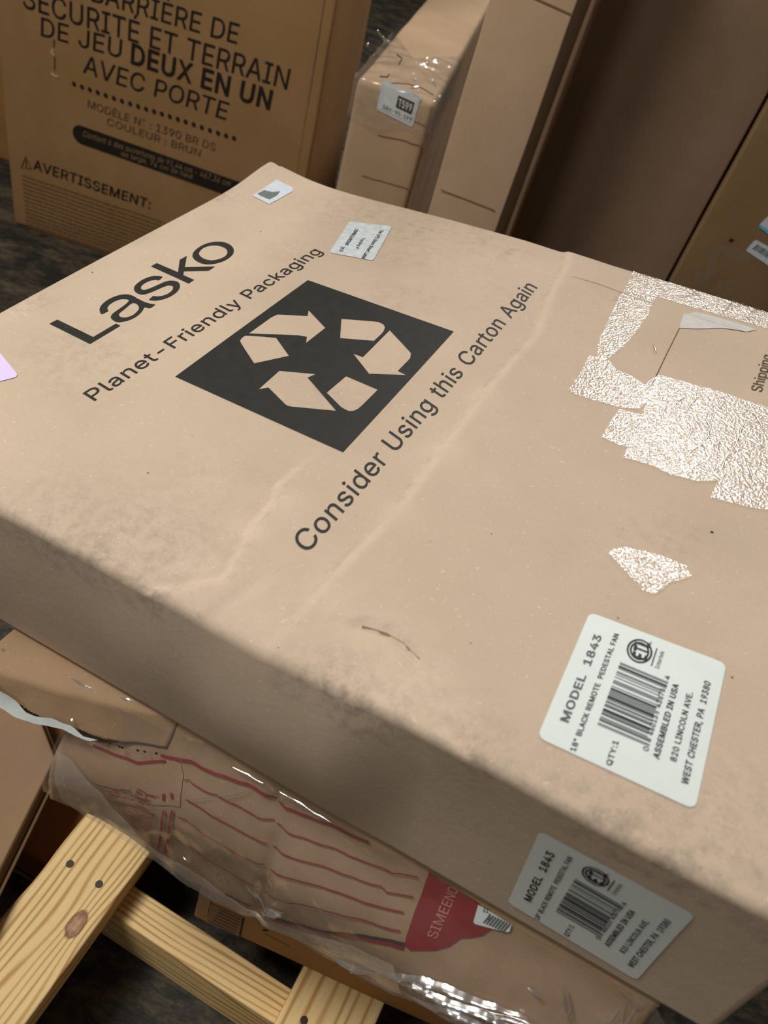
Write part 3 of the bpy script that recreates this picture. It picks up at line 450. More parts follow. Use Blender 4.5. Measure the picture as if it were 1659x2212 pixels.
# ---------------------------------------------------------------- setting
def struct(name, verts, faces, mat):
    o = mesh_obj(name, verts, faces, mat); o['kind'] = 'structure'; return o
bm = bmesh.new(); bmesh.ops.create_grid(bm, x_segments=60, y_segments=60, size=5.0)
for v in bm.verts: v.co.z = -.004*abs(mnoise.noise(v.co*3))
o = from_bm('floor', bm, M['floor']); o['kind'] = 'structure'
struct('wall_back', [(-5, 5, 0), (5, 5, 0), (5, 5.1, 0), (-5, 5.1, 0), (-5, 5, 3.4), (5, 5, 3.4), (5, 5.1, 3.4), (-5, 5.1, 3.4)],
       [(0, 1, 5, 4), (1, 2, 6, 5), (2, 3, 7, 6), (3, 0, 4, 7), (4, 5, 6, 7), (3, 2, 1, 0)], M['wall'])

# ---------------------------------------------------------------- the fan carton on top of the stack
ML, MW, MT = .702, .569, .160
main = thing('cardboard_box', (-0.4051,0.3718,0.583), Matrix([[0.942949,0.282814,-0.175682],[-0.290376,0.956736,-0.018396],[0.162879,0.06836,0.984275]]), 'large tan carton on top of the stack, black recycling square printed on its lid', 'box')
def sm(t): t = np.clip(t, 0, 1); return t*t*(3-2*t)
def pdist(x, y, pl):
    """distance to a polyline and side of it"""
    best = np.full(np.shape(x), 9.); side = np.zeros(np.shape(x))
    for a, b in zip(pl, pl[1:]):
        dx, dy = b[0]-a[0], b[1]-a[1]; l2 = dx*dx+dy*dy
        t = np.clip(((x-a[0])*dx+(y-a[1])*dy)/l2, 0, 1); ex = x-a[0]-t*dx; ey = y-a[1]-t*dy
        d = np.hypot(ex, ey); s = np.sign(dx*(y-a[1])-dy*(x-a[0])); k = d < best
        best = np.where(k, d, best); side = np.where(k, s, side)
    return best, side
LINE_A = [(0.3227,0.1384),(0.3205,0.1186),(0.3268,0.104),(0.3289,0.0773),(0.3402,0.0361),(0.3384,0.0302),(0.3315,0.0228),(0.3137,0.0065)]
LINE_B = [(0.3734,0.5661),(0.3815,0.5393),(0.3907,0.4634),(0.4025,0.4019),(0.3995,0.308),(0.401,0.2185),(0.4041,0.1406),(0.4,0.092),(0.3975,0.0562),(0.3953,0.029)]
LINE_C = [(0.3558,0.5094),(0.3902,0.5191),(0.429,0.5199),(0.4669,0.5166),(0.5155,0.5179),(0.5829,0.5182),(0.5996,0.5186)]
LINE_D = [(0.4314,0.044),(0.4448,0.0468),(0.4615,0.0443),(0.476,0.0365),(0.4862,0.0249),(0.5016,0.0109),(0.5186,0.0037)]
LINE_E = [(0.2643,0.5419),(0.3173,0.5418),(0.3817,0.543)]
LINE_G = [(0.4385,0.0639),(0.4505,0.0651),(0.468,0.0611)]
LINE_F = [(0.3505,-0.0027),(0.3548,0.0203),(0.3604,0.0408)]
def hz_np(x, y):
    x = np.asarray(x, float); y = np.asarray(y, float)
    h = .009*np.exp(-((x+.01)**2+(y-MW)**2)/.055**2)
    h = h-.0025*np.exp(-((x-.10)**2)/.09**2)*np.exp(-((y-MW)**2)/.03**2)
    h = h+.0018*np.sin(x*9+1)*np.sin(y*8)
    for pl, am, w in ((LINE_A, -.0015, .0035), (LINE_D, -.0018, .0030), (LINE_F, -.001, .005), (LINE_C, -.0011, .0028), (LINE_E, -.0006, .003), (LINE_G, -.0006, .0028)):
        d, s = pdist(x, y, pl); h = h+am*np.exp(-(d/w)**2)+(.0010*s*sm(1-d/.035) if pl is LINE_A or pl is LINE_D else 0)
    d, s = pdist(x, y, LINE_B); h = h+.0013*np.exp(-(d/.0045)**2)+.0013*s*sm(1-(d-.004)/.05)*sm(d/.006)
    # softened, slightly crushed near edge and scored left end
    h = h-.0035*np.exp(-(y/.018)**2)*(.6+.4*np.sin(x*23)) - .0012*np.exp(-((x-.014)/.003)**2)
    h = h-.003*np.exp(-((x-.40)/.05)**2)*np.exp(-(y/.05)**2)
    return h
def hn_np(x, z):
    """outward bulge of the near side"""
    x = np.asarray(x, float); z = np.asarray(z, float)
    v = np.sin(np.clip(-z/MT, 0, 1)*math.pi)
    return .002*v*np.sin(x*7.5+.2)-.0025*v*np.exp(-((x-.335)/.03)**2)+.011*v*(sm((x-.20)/.23)-sm((x-.435)/.065))
def disp_main(P):
    Q = P.copy()
    x, y, z = P.T
    up = sm((z+MT)/MT)
    Q[:, 2] += hz_np(x, np.clip(y, 0, MW))*up
    Q[:, 1] -= hn_np(x, z)*sm(1-y/.10)
    return Q
xs = axis(0, ML, .0031, .006); ys = axis(0, MW, .0031, .006); zs = axis(-MT, 0, .007, .006)
P, F = rbox_mesh(ML, MW, MT, xs, ys, zs, .006, disp_main)
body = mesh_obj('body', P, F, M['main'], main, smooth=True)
DIRT = [(0.2733,0.0109,0.05,0.9),(0.2799,0.0244,0.03,0.9),(0.2416,0.0121,0.05,0.7),(0.2058,0.0041,0.05,0.5),(0.2854,0.0399,0.04,0.6),(0.2787,0.0711,0.05,0.35),(0.4484,0.0037,0.022,1.0),(0.4693,0.0028,0.025,0.9),(0.4307,0.0034,0.02,0.9),(0.4173,0.0006,0.018,0.8),(0.5191,0.0025,0.03,0.5),(0.5972,0.0086,0.035,0.8),(0.6182,0.0089,0.045,0.9),(0.6385,0.0092,0.05,0.9),(0.6586,0.0073,0.05,0.8),(0.576,0.0071,0.03,0.6),(0.2168,0.5271,0.05,0.7),(0.1713,0.528,0.05,0.7),(0.1221,0.5128,0.05,0.5),(0.2706,0.5399,0.04,0.6),(0.2729,0.3912,0.04,0.5),(0.1353,0.4041,0.03,0.35),(0.1048,0.1579,0.05,0.5),(0.2957,0.218,0.05,0.3),(0.3342,0.4552,0.05,0.25),(0.5631,0.1674,0.05,0.2),(0.2501,0.463,0.05,0.35),(0.0113,0.1888,0.02,0.9),(0.0,0.3426,0.015,0.8),(0.0094,0.465,0.015,0.7),(0.3213,0.5322,0.02,0.7),(0.4416,0.5094,0.02,0.7),(0.5722,0.2014,0.03,0.5)]
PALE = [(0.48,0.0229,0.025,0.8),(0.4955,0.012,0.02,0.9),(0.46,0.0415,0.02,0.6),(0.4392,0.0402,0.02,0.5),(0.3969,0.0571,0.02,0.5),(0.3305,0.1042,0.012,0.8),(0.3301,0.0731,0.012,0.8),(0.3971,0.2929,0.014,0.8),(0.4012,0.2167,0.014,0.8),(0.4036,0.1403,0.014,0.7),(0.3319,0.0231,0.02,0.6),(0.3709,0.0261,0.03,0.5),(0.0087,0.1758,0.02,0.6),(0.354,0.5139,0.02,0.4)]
def paint(me, pts, name, items):
    a = np.zeros(len(pts))
    for (cx, cy, r, s) in items: a = np.maximum(a, s*np.exp(-((pts[:, 0]-cx)**2+(pts[:, 1]-cy)**2)/(r*r)))
    return a
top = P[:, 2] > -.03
dirt_shade = np.where(top, paint(None, P, '', DIRT), 0)
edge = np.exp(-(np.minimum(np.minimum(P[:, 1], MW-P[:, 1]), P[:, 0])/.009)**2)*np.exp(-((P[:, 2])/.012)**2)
dirt_shade = np.clip(dirt_shade*.85+.3*edge, 0, 1)
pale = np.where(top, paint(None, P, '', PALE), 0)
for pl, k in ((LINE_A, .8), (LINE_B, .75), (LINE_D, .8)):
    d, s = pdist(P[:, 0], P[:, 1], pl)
    pale = np.where(top, np.maximum(pale, k*np.exp(-(d/.0038)**2)), pale)  # light caught along the creases painted in, together with pale scuff wear
    dirt_shade = np.where(top, np.clip(dirt_shade+.45*np.exp(-((d-.005)/.003)**2)*(s*(1 if pl is LINE_B else -1) < 0), 0, 1), dirt_shade)  # shaded side of each crease painted darker, in the same mask as dirt
for nm, arr in (('dirt_shade', dirt_shade), ('pale', pale*.35)):
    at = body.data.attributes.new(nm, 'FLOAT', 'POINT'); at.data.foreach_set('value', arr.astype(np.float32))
def mt(x, y, e): return (x, y, float(hz_np(x, y))+e)
def mn(x, z, e): return (x, -float(hn_np(x, z))-e, z)

# print on the lid
logo = [[(0.0987,0.1722),(0.0999,0.2067),(0.0947,0.2069),(0.0938,0.1812),(0.0509,0.1842),(0.0503,0.1759)],[(0.0747,0.2192),(0.0736,0.2198),(0.0726,0.2206),(0.0718,0.2213),(0.0711,0.2222),(0.0705,0.2232),(0.07,0.2243),(0.0695,0.2256),(0.0691,0.227),(0.0689,0.2284),(0.0688,0.23),(0.0688,0.2315),(0.0688,0.2331),(0.069,0.2346),(0.0693,0.236),(0.0696,0.2373),(0.0701,0.2384),(0.0708,0.2395),(0.0715,0.2403),(0.0725,0.2411),(0.0734,0.2417),(0.0742,0.2421),(0.0751,0.2423),(0.0759,0.2423),(0.0767,0.2421),(0.0775,0.2418),(0.0781,0.2415),(0.0783,0.2411),(0.0785,0.2407),(0.0788,0.2399),(0.0792,0.2386),(0.0796,0.2369),(0.08,0.2352),(0.0802,0.2334),(0.0804,0.2314),(0.0806,0.2295),(0.0807,0.2274),(0.0809,0.2251),(0.0811,0.2231),(0.0812,0.2211),(0.0814,0.2192),(0.0817,0.2175),(0.0821,0.2159),(0.0827,0.2145),(0.0833,0.2134),(0.084,0.2124),(0.0848,0.2117),(0.0857,0.211),(0.0869,0.2104),(0.0884,0.2098),(0.0898,0.2094),(0.0911,0.2092),(0.0924,0.2091),(0.0936,0.2094),(0.0946,0.2099),(0.0957,0.2107),(0.0966,0.2117),(0.0976,0.213),(0.0985,0.2145),(0.0993,0.2162),(0.0999,0.218),(0.1004,0.22),(0.1007,0.2221),(0.1008,0.2244),(0.1007,0.2268),(0.1004,0.2291),(0.1,0.2313),(0.0994,0.2334),(0.0987,0.2353),(0.0979,0.2373),(0.0969,0.2393),(0.0961,0.241),(0.0971,0.2411),(0.0984,0.2412),(0.0994,0.2415),(0.1002,0.2417),(0.1009,0.2419),(0.1013,0.2428),(0.1014,0.2447),(0.1012,0.2473),(0.1011,0.2495),(0.1006,0.2494),(0.0999,0.2491),(0.099,0.2489),(0.0978,0.2485),(0.0963,0.2481),(0.0947,0.2478),(0.0929,0.2476),(0.0909,0.2475),(0.0888,0.2476),(0.0866,0.2478),(0.0842,0.2481),(0.082,0.2484),(0.08,0.2488),(0.0781,0.2492),(0.0764,0.2495),(0.075,0.2496),(0.0737,0.2497),(0.0725,0.2495),(0.0713,0.2493),(0.0701,0.2489),(0.069,0.2482),(0.0679,0.2474),(0.0667,0.2463),(0.0657,0.2451),(0.0649,0.2437),(0.0642,0.2422),(0.0636,0.2405),(0.0631,0.2386),(0.0627,0.2364),(0.0625,0.2341),(0.0625,0.2317),(0.0627,0.2292),(0.0631,0.2269),(0.0636,0.2247),(0.0642,0.2226),(0.065,0.2207),(0.066,0.2189),(0.0672,0.2171),(0.0684,0.2156),(0.0697,0.2143),(0.0711,0.2131),(0.0723,0.2123),(0.0733,0.2118),(0.0742,0.2117),(0.075,0.2116),(0.0752,0.2138),(0.0755,0.2164),(0.0757,0.2186)],[(0.0843,0.2409),(0.0851,0.2411),(0.086,0.2412),(0.087,0.241),(0.0881,0.2407),(0.0892,0.2402),(0.0902,0.2397),(0.0913,0.239),(0.0922,0.2383),(0.0931,0.2374),(0.094,0.2364),(0.0947,0.2352),(0.0954,0.2338),(0.0959,0.232),(0.0964,0.2303),(0.0967,0.2287),(0.0969,0.227),(0.097,0.2254),(0.0968,0.2238),(0.0964,0.2221),(0.0959,0.2208),(0.0954,0.2196),(0.0947,0.2187),(0.0939,0.218),(0.093,0.2175),(0.092,0.2172),(0.0911,0.217),(0.0902,0.2171),(0.0894,0.2173),(0.0886,0.2177),(0.0879,0.2182),(0.0872,0.2188),(0.0866,0.2195),(0.086,0.2204),(0.0856,0.2214),(0.0853,0.2226),(0.085,0.2243),(0.0849,0.2263),(0.0847,0.2283),(0.0844,0.2303),(0.084,0.2325),(0.0837,0.2344),(0.0834,0.236),(0.0831,0.2375),(0.083,0.2387),(0.083,0.2395),(0.0832,0.2401),(0.0836,0.2405)],[(0.0921,0.2527),(0.0934,0.253),(0.0946,0.2535),(0.0957,0.2542),(0.0968,0.255),(0.0977,0.2561),(0.0987,0.2574),(0.0997,0.2591),(0.1005,0.2608),(0.1012,0.2627),(0.1018,0.2648),(0.1022,0.267),(0.1024,0.2693),(0.1024,0.2718),(0.1023,0.2742),(0.102,0.2764),(0.1016,0.2785),(0.101,0.2805),(0.1002,0.2824),(0.0992,0.2843),(0.0982,0.2859),(0.0972,0.2873),(0.0961,0.2886),(0.095,0.2896),(0.0939,0.2904),(0.0927,0.2911),(0.0915,0.2916),(0.0903,0.2918),(0.0891,0.2919),(0.0878,0.2917),(0.0865,0.2913),(0.0852,0.2906),(0.084,0.2897),(0.0831,0.2887),(0.0824,0.2874),(0.0818,0.2859),(0.0812,0.2839),(0.0807,0.2815),(0.0804,0.2792),(0.08,0.2771),(0.0798,0.275),(0.0795,0.273),(0.0791,0.271),(0.0787,0.2689),(0.0783,0.2672),(0.0778,0.2657),(0.0773,0.2644),(0.0768,0.2635),(0.0761,0.2629),(0.0753,0.2626),(0.0745,0.2626),(0.0736,0.2629),(0.0728,0.2634),(0.072,0.2638),(0.0714,0.2646),(0.0706,0.2656),(0.0699,0.2667),(0.0694,0.268),(0.069,0.2695),(0.0687,0.271),(0.0686,0.2727),(0.0686,0.2746),(0.0688,0.2763),(0.0691,0.278),(0.0696,0.2797),(0.0702,0.281),(0.071,0.2821),(0.0719,0.283),(0.0727,0.2836),(0.0737,0.2838),(0.0746,0.2838),(0.0751,0.2845),(0.075,0.2864),(0.0745,0.2891),(0.074,0.2913),(0.0727,0.291),(0.0711,0.2906),(0.0696,0.29),(0.0683,0.2892),(0.0671,0.2881),(0.066,0.2869),(0.0651,0.2855),(0.0643,0.2839),(0.0637,0.2822),(0.0633,0.2802),(0.063,0.2781),(0.0629,0.2759),(0.0629,0.2735),(0.0632,0.2711),(0.0635,0.2688),(0.0639,0.2669),(0.0645,0.265),(0.0652,0.2634),(0.0661,0.2618),(0.0672,0.2603),(0.0683,0.259),(0.0694,0.2579),(0.0705,0.2571),(0.0718,0.2564),(0.0732,0.2558),(0.0748,0.2554),(0.0763,0.2552),(0.0777,0.2553),(0.079,0.2555),(0.0802,0.2561),(0.0811,0.257),(0.0819,0.2583),(0.0825,0.2596),(0.083,0.2609),(0.0835,0.2625),(0.0839,0.2642),(0.0844,0.2663),(0.0848,0.2686),(0.0852,0.2708),(0.0856,0.2729),(0.0859,0.275),(0.0863,0.2768),(0.0867,0.2784),(0.087,0.2798),(0.0874,0.281),(0.0879,0.2818),(0.0884,0.2823),(0.0891,0.2827),(0.0899,0.283),(0.0909,0.2832),(0.0918,0.2832),(0.0927,0.2828),(0.0935,0.2822),(0.0942,0.2816),(0.095,0.2804),(0.0959,0.279),(0.0966,0.2774),(0.0971,0.2756),(0.0974,0.2735),(0.0976,0.2716),(0.0976,0.2699),(0.0973,0.2683),(0.097,0.2669),(0.0964,0.2654),(0.0957,0.2641),(0.095,0.2629),(0.0941,0.262),(0.0932,0.2613),(0.0923,0.2607),(0.0914,0.2603),(0.0905,0.2599),(0.0897,0.2597),(0.0901,0.2574),(0.0906,0.2547),(0.091,0.2524)],[(0.1005,0.2954),(0.1004,0.3036),(0.0867,0.3047),(0.0824,0.3109),(0.1001,0.3251),(0.0999,0.3351),(0.0782,0.3174),(0.0654,0.3362),(0.0651,0.3261),(0.0795,0.3061),(0.0522,0.3084),(0.0521,0.3004)],[(0.07,0.339),(0.0713,0.3377),(0.0728,0.3365),(0.0744,0.3355),(0.0763,0.3346),(0.0782,0.3338),(0.0803,0.3333),(0.0825,0.3329),(0.0846,0.3328),(0.0866,0.3328),(0.0885,0.3332),(0.0902,0.3338),(0.0917,0.3347),(0.0932,0.336),(0.0945,0.3374),(0.0957,0.3389),(0.0968,0.3407),(0.0977,0.3426),(0.0985,0.3446),(0.0992,0.3469),(0.0997,0.3493),(0.1,0.3519),(0.1,0.3549),(0.0998,0.3576),(0.0995,0.3601),(0.099,0.3626),(0.0983,0.3649),(0.0974,0.3671),(0.0963,0.3691),(0.095,0.371),(0.0936,0.3729),(0.092,0.3747),(0.0903,0.3762),(0.0884,0.3776),(0.0862,0.3787),(0.0841,0.3796),(0.0819,0.3802),(0.0796,0.3806),(0.0775,0.3807),(0.0757,0.3804),(0.0739,0.3798),(0.0722,0.379),(0.0707,0.378),(0.0691,0.3767),(0.0677,0.3752),(0.0665,0.3733),(0.0653,0.3711),(0.0644,0.3688),(0.0637,0.3664),(0.0633,0.3636),(0.0631,0.361),(0.0632,0.3583),(0.0634,0.3554),(0.0638,0.3528),(0.0643,0.3503),(0.065,0.3479),(0.0658,0.3457),(0.0667,0.3438),(0.0678,0.342),(0.0689,0.3404)],[(0.0708,0.3477),(0.07,0.3492),(0.069,0.3513),(0.0683,0.3535),(0.0678,0.3558),(0.0675,0.3583),(0.0675,0.3606),(0.0679,0.3627),(0.0686,0.3647),(0.0695,0.3665),(0.0707,0.368),(0.0722,0.3694),(0.0738,0.3704),(0.0756,0.3712),(0.0775,0.3716),(0.0794,0.3718),(0.0813,0.3717),(0.0832,0.3714),(0.0851,0.3707),(0.0868,0.3699),(0.0885,0.3687),(0.09,0.3674),(0.0912,0.3661),(0.0923,0.3646),(0.0932,0.3629),(0.094,0.361),(0.0946,0.3588),(0.095,0.3566),(0.0949,0.3545),(0.0947,0.3523),(0.0942,0.3503),(0.0936,0.3484),(0.0927,0.3467),(0.0917,0.3452),(0.0906,0.3439),(0.0893,0.3428),(0.0878,0.342),(0.0859,0.3415),(0.0838,0.3413),(0.0818,0.3414),(0.0799,0.3418),(0.078,0.3425),(0.0763,0.3432),(0.0749,0.344),(0.0737,0.3448),(0.0727,0.3456),(0.0719,0.3462),(0.0714,0.3467)]]
decal('brand_lettering', main, M['ink'], fill(logo, .006, inter=False), mt, .0004, label='large black logo lettering')
text('slogan_lettering', main, M['ink'], 'Planet-Friendly Packaging', (0.1549,0.118), (0.141,0.12), (0.1665,0.4207), mt, .0004, sp=.01, bold=.003)
text('slogan_lettering', main, M['ink'], 'Consider Using this Carton Again', (0.3731,0.0751), (0.3579,0.0794), (0.3725,0.4801), mt, .0004, sp=.01, bold=.003)
decal('recycling_square', main, M['ink'], fill([[(0.184,0.1757),(0.1852,0.365),(0.3386,0.3635),(0.3409,0.1718)],[(0.1941,0.2589),(0.1949,0.2915),(0.1964,0.2984),(0.2195,0.3117),(0.215,0.3202),(0.2428,0.3041),(0.2419,0.2745),(0.2373,0.2831),(0.2305,0.281)],[(0.1935,0.2534),(0.1937,0.2545),(0.1945,0.2553),(0.197,0.2569),(0.2026,0.2599),(0.2101,0.2637),(0.2166,0.267),(0.2244,0.2618),(0.2333,0.2558),(0.2408,0.2508),(0.2354,0.2428),(0.2291,0.2335),(0.2238,0.2257),(0.2154,0.2313),(0.2054,0.238),(0.198,0.2431),(0.195,0.2456),(0.1944,0.2467),(0.1941,0.2476),(0.1937,0.2494),(0.1934,0.2515)],[(0.2463,0.3251),(0.2714,0.3378),(0.2764,0.3396),(0.2813,0.3387),(0.2849,0.3353),(0.2869,0.3299),(0.2877,0.3247),(0.2877,0.3109),(0.2616,0.2978)],[(0.2906,0.3335),(0.3185,0.3156),(0.3231,0.3123),(0.3258,0.3053),(0.3258,0.2838),(0.3345,0.2826),(0.3081,0.2669),(0.2826,0.2844),(0.2919,0.2847)],[(0.246,0.2291),(0.273,0.2423),(0.27,0.2341),(0.3115,0.2104),(0.2807,0.1956),(0.2777,0.1947),(0.2746,0.1953),(0.252,0.2055),(0.2468,0.1989)],[(0.2942,0.2536),(0.3247,0.2522),(0.3245,0.2263),(0.3239,0.2212),(0.3223,0.2175),(0.3194,0.2156),(0.3158,0.2158),(0.3117,0.2167),(0.2929,0.226)]], .006, evenodd=True, inter=False), mt, .0004, label='black square with three recycling arrows')

# the address label, laid out in a unit frame: u along the reading direction, v down the label
UPC = '046013436764'
def upc_bars():
    Lc = ['0001101','0011001','0010011','0111101','0100011','0110001','0101111','0111011','0110111','0001011']
    s = '101'+''.join(Lc[int(c)] for c in UPC[:6])+'01010'+''.join(''.join('10'[int(k)] for k in Lc[int(c)]) for c in UPC[6:])+'101'
    return s
LAB = {'text': [('MODEL  1843',(0.1661,0.1424),(0.1617,0.0904),(0.846,0.1424),0.024),('18" BLACK REMOTE  PEDESTAL FAN',(0.0161,0.2456),(0.01,0.2117),(0.9101,0.2494),0.018),('QTY:1',(0.0285,0.4756),(0.0244,0.4405),(0.1888,0.4713),0.016),('ASSEMBLED IN USA',(0.1861,0.7293),(0.1873,0.692),(0.7142,0.7294),0.026),('820 LINCOLN AVE.',(0.2162,0.8311),(0.2134,0.7935),(0.6965,0.8297),0.018),('WEST CHESTER, PA  19380',(0.1131,0.9287),(0.1155,0.8879),(0.8165,0.9249),0.02),('46013',(0.3113,0.6563),(0.3115,0.6249),(0.4495,0.6553),0.02),('43676',(0.5078,0.6547),(0.5071,0.6219),(0.646,0.6536),0.02),('0',(0.2069,0.658),(0.203,0.624),(0.2336,0.6558),0.01),('4',(0.7194,0.66),(0.7198,0.6283),(0.748,0.6603),0.02),('Intertek',(0.7702,0.5772),(0.7674,0.5477),(0.9125,0.5797),0.0),('US',(0.9204,0.4806),(0.9201,0.4647),(0.9461,0.4807),0),('ETL',(0.79,0.4803),(0.7893,0.386),(0.9303,0.4664),0.03)],'bar': [(0.2364,0.3155),(0.7099,0.32),(0.7042,0.6336),(0.2396,0.6296)],'ring': (0.8464,0.4181),'rr': (0.0863,0.0823),'rule': [(0.7716,0.5234),(0.9152,0.5246)]}
def fan_label(parent, C, mapf, name_, lab, worn):
    """C = surface coordinates of top-left, top-right, bottom-right, bottom-left corner (reading order)"""
    st = sticker('address_label', parent, M['white'], C, mapf, .0006, .005, label=lab)
    def uv(u, v):
        a, b, c, d = C
        return tuple(a[k]*(1-u)*(1-v)+b[k]*u*(1-v)+c[k]*u*v+d[k]*(1-u)*v for k in (0, 1))
    e = .0009
    for s, bl, tl, br, bold in LAB['text']:
        mat = M['printmid'] if worn and s.startswith('MODEL') else M['print']
        text('label_lettering', st, mat, s, uv(*bl), uv(*tl), uv(*br), mapf, e, bold=bold, sp=.015)
    (a, b, c, d) = LAB['bar']
    def bq(s, t):
        return uv(*(a[k]*(1-s)*(1-t)+b[k]*s*(1-t)+c[k]*s*t+d[k]*(1-s)*t for k in (0, 1)))
    bars = upc_bars(); qs = []; i = 0
    while i < 95:
        if bars[i] == '1':
            j = i
            while j < 95 and bars[j] == '1': j += 1
            lo = 1.08 if (i < 10 or i >= 85 or 44 < i < 50) else 1.0
            for k in range(6):
                t0, t1 = lo*k/6, lo*(k+1)/6
                qs.append((bq(i/95, t0), bq(j/95, t0), bq(j/95, t1), bq(i/95, t1)))
            i = j
        else: i += 1
    decal('barcode', st, M['print'], qs, mapf, e)
    cx, cy = LAB['ring']; ru, rv = LAB['rr']
    rings = []
    for k, w in ((1.0, .009), (.74, .010)):
        pts = [uv(cx+ru*k*math.cos(t*math.pi/18), cy+rv*k*math.sin(t*math.pi/18)) for t in range(36)]
        rings += stroke(pts, .0011, True)
    rings += stroke([uv(*p) for p in LAB['rule']], .0007)
    decal('certification_mark', st, M['print'], rings, mapf, e)
    return st
fan_label(main, [(0.5479,0.0282),(0.5448,0.1247),(0.6261,0.1296),(0.6312,0.0312)], mt, '', 'white address label on the lid with worn print', True)
fan_label(main, [(0.5681,-0.1398),(0.5679,-0.0372),(0.6515,-0.0378),(0.6521,-0.1441)], mn, '', 'white address label on the near side', False)

# small tracking label, its corner sticker, the lilac label, the torn label remnant
ups = sticker('tracking_label', main, M['greywhite'], [(0.152,0.497),(0.1951,0.5125),(0.2166,0.4343),(0.1723,0.4237)], mt, .0006, .004, label='small white tracking label near the far corner')
for s, bl, tl, br, bold in [('The UPS Store Smart Label',(0.1888,0.4989),(0.1927,0.4992),(0.2046,0.4315),0.012),('Tracking #',(0.1826,0.4718),(0.1861,0.4719),(0.189,0.4471),0.008),('1Z009B61LA9825600',(0.1667,0.4848),(0.1702,0.4852),(0.1764,0.4467),0.02),('39.33',(0.1756,0.4413),(0.1789,0.4425),(0.1794,0.4312),0.012)]:
    text('label_lettering', ups, M['print'], s, bl, tl, br, mt, .0009, bold=bold)
cs = decal('torn_label', main, M['bluewhite'], fill([ragged([(0.0333,0.4874),(0.0328,0.5353),(0.0577,0.5319),(0.0617,0.5241),(0.0604,0.4812)], .0006)], .006), mt, .0006, label='crumpled bluish white sticker at the far corner')
decal('smudge', cs, M['printfade'], fill([ragged([(0.0356,0.4937),(0.0364,0.5065),(0.0473,0.5071),(0.0509,0.5144),(0.0541,0.5061),(0.0553,0.492),(0.0469,0.4917)], .0022, .002, 3)], .006), mt, .0009)
sticker('lilac_label', main, M['lilac'], [(-0.0032,0.1424),(0.047,0.125),(0.0835,0.1105),(0.0854,0.1073),(0.0679,0.0762)], mt, .0006, .003, label='pale lilac label at the left edge of the lid')
decal('label_remnant', main, M['remnant'], fill([ragged([(0.5059,0.5142),(0.5145,0.5222),(0.5334,0.5253),(0.5567,0.5267),(0.5713,0.5252),(0.5628,0.5166),(0.5433,0.5089),(0.5216,0.4921),(0.5088,0.4851)], .0004)], .006), mt, .0007, label='torn white strip of a removed label')
decal('seam_line', main, M['crease'], stroke(resample([(0.5092,0.4854),(0.5102,0.4372),(0.5115,0.3964)], .004), .0009), mt, .0004)
for p in [[(0.3943,0.5185),(0.424,0.5207),(0.4481,0.5182)],[(0.4316,0.0437),(0.4463,0.0469),(0.4583,0.0458),(0.4709,0.0407)],[(0.4624,0.4022),(0.4752,0.3882),(0.4921,0.3858)]]: decal('fold_line', main, M['softcrease'], stroke(wob(p, .0003, .0012), .0007), mt, .0006)
text('handwriting', main, M['inkgrey'], 'Shipping', (0.5937,0.4254), (0.5849,0.4235), (0.5917,0.4882), mt, .0007, sp=.0)
sp_ = []
for (x, y, r) in [(0.5943,0.2353,0.00111),(0.6309,0.1218,0.00066),(0.2406,0.0784,0.00062),(0.0158,0.262,0.00103),(0.091,0.4217,0.00075),(0.4665,0.1545,0.00047),(0.492,0.0657,0.00043),(0.3974,0.0069,0.00037),(0.5611,0.1294,0.00057)]:
    sp_ += fill([[(x+r*(1+.3*math.sin(3*t+x*99))*math.cos(t), y+r*.7*math.sin(t)) for t in [k*math.pi/5 for k in range(10)]]], inter=False)
o = decal('dark_specks', main, M['speck'], sp_, mt, .0005); o['kind'] = 'stuff'

# packing tape on the lid
TP = [([(0.4402,0.5718),(0.4738,0.576),(0.5289,0.577),(0.5989,0.5777),(0.6049,0.5379),(0.5803,0.5333),(0.5555,0.5327),(0.5126,0.53),(0.4771,0.529),(0.4467,0.5258)],'glossy clear tape strip folded over the far edge'),([(0.4451,0.5312),(0.4758,0.5302),(0.4783,0.4842),(0.4772,0.4532),(0.4744,0.4242),(0.4688,0.398),(0.4608,0.3943),(0.4536,0.4162),(0.4491,0.464),(0.4461,0.5021)],None),([(0.4538,0.3929),(0.4683,0.3994),(0.4796,0.3871),(0.4921,0.3858),(0.5059,0.3793),(0.5139,0.4005),(0.5183,0.3699),(0.5123,0.3437),(0.4972,0.3366),(0.4804,0.3349),(0.459,0.3341),(0.4557,0.3357),(0.4556,0.3612)],None),([(0.4986,0.3346),(0.5169,0.3382),(0.5175,0.2907),(0.4973,0.2924)],None),([(0.5123,0.3993),(0.5429,0.4024),(0.5694,0.4039),(0.6026,0.4042),(0.6281,0.4059),(0.6461,0.2814),(0.6217,0.2772),(0.6065,0.2725),(0.5856,0.2685),(0.5865,0.2898),(0.5716,0.2814),(0.5555,0.2781),(0.5375,0.2804),(0.519,0.2777),(0.5176,0.3024),(0.5163,0.3428)],'large sheet of glossy wrinkled clear tape'),([(0.5392,0.1772),(0.5416,0.1826),(0.5466,0.1887),(0.568,0.1939),(0.5864,0.1936),(0.5918,0.1863),(0.5824,0.174),(0.5747,0.1582),(0.5681,0.1585),(0.5499,0.1707)],'small torn piece of clear tape')]
for i, (poly, lab) in enumerate(TP):
    pl = ragged(poly, .0011, .0022, i*3.7)
    if i == 0:
        def mapt(x, y, e):
            # the strip runs over the far edge and down the far side
            if y > MW-.004: return (x, MW+e, float(hz_np(x, MW))-.004-(y-(MW-.004)))
            return mt(x, y, e)
        decal('packing_tape', main, M['tape'], fill([pl], .004), mapt, .0008+.0002*i, lab)
    else: decal('packing_tape', main, M['tape'], fill([pl], .005), mt, .0009+.0002*i, lab)
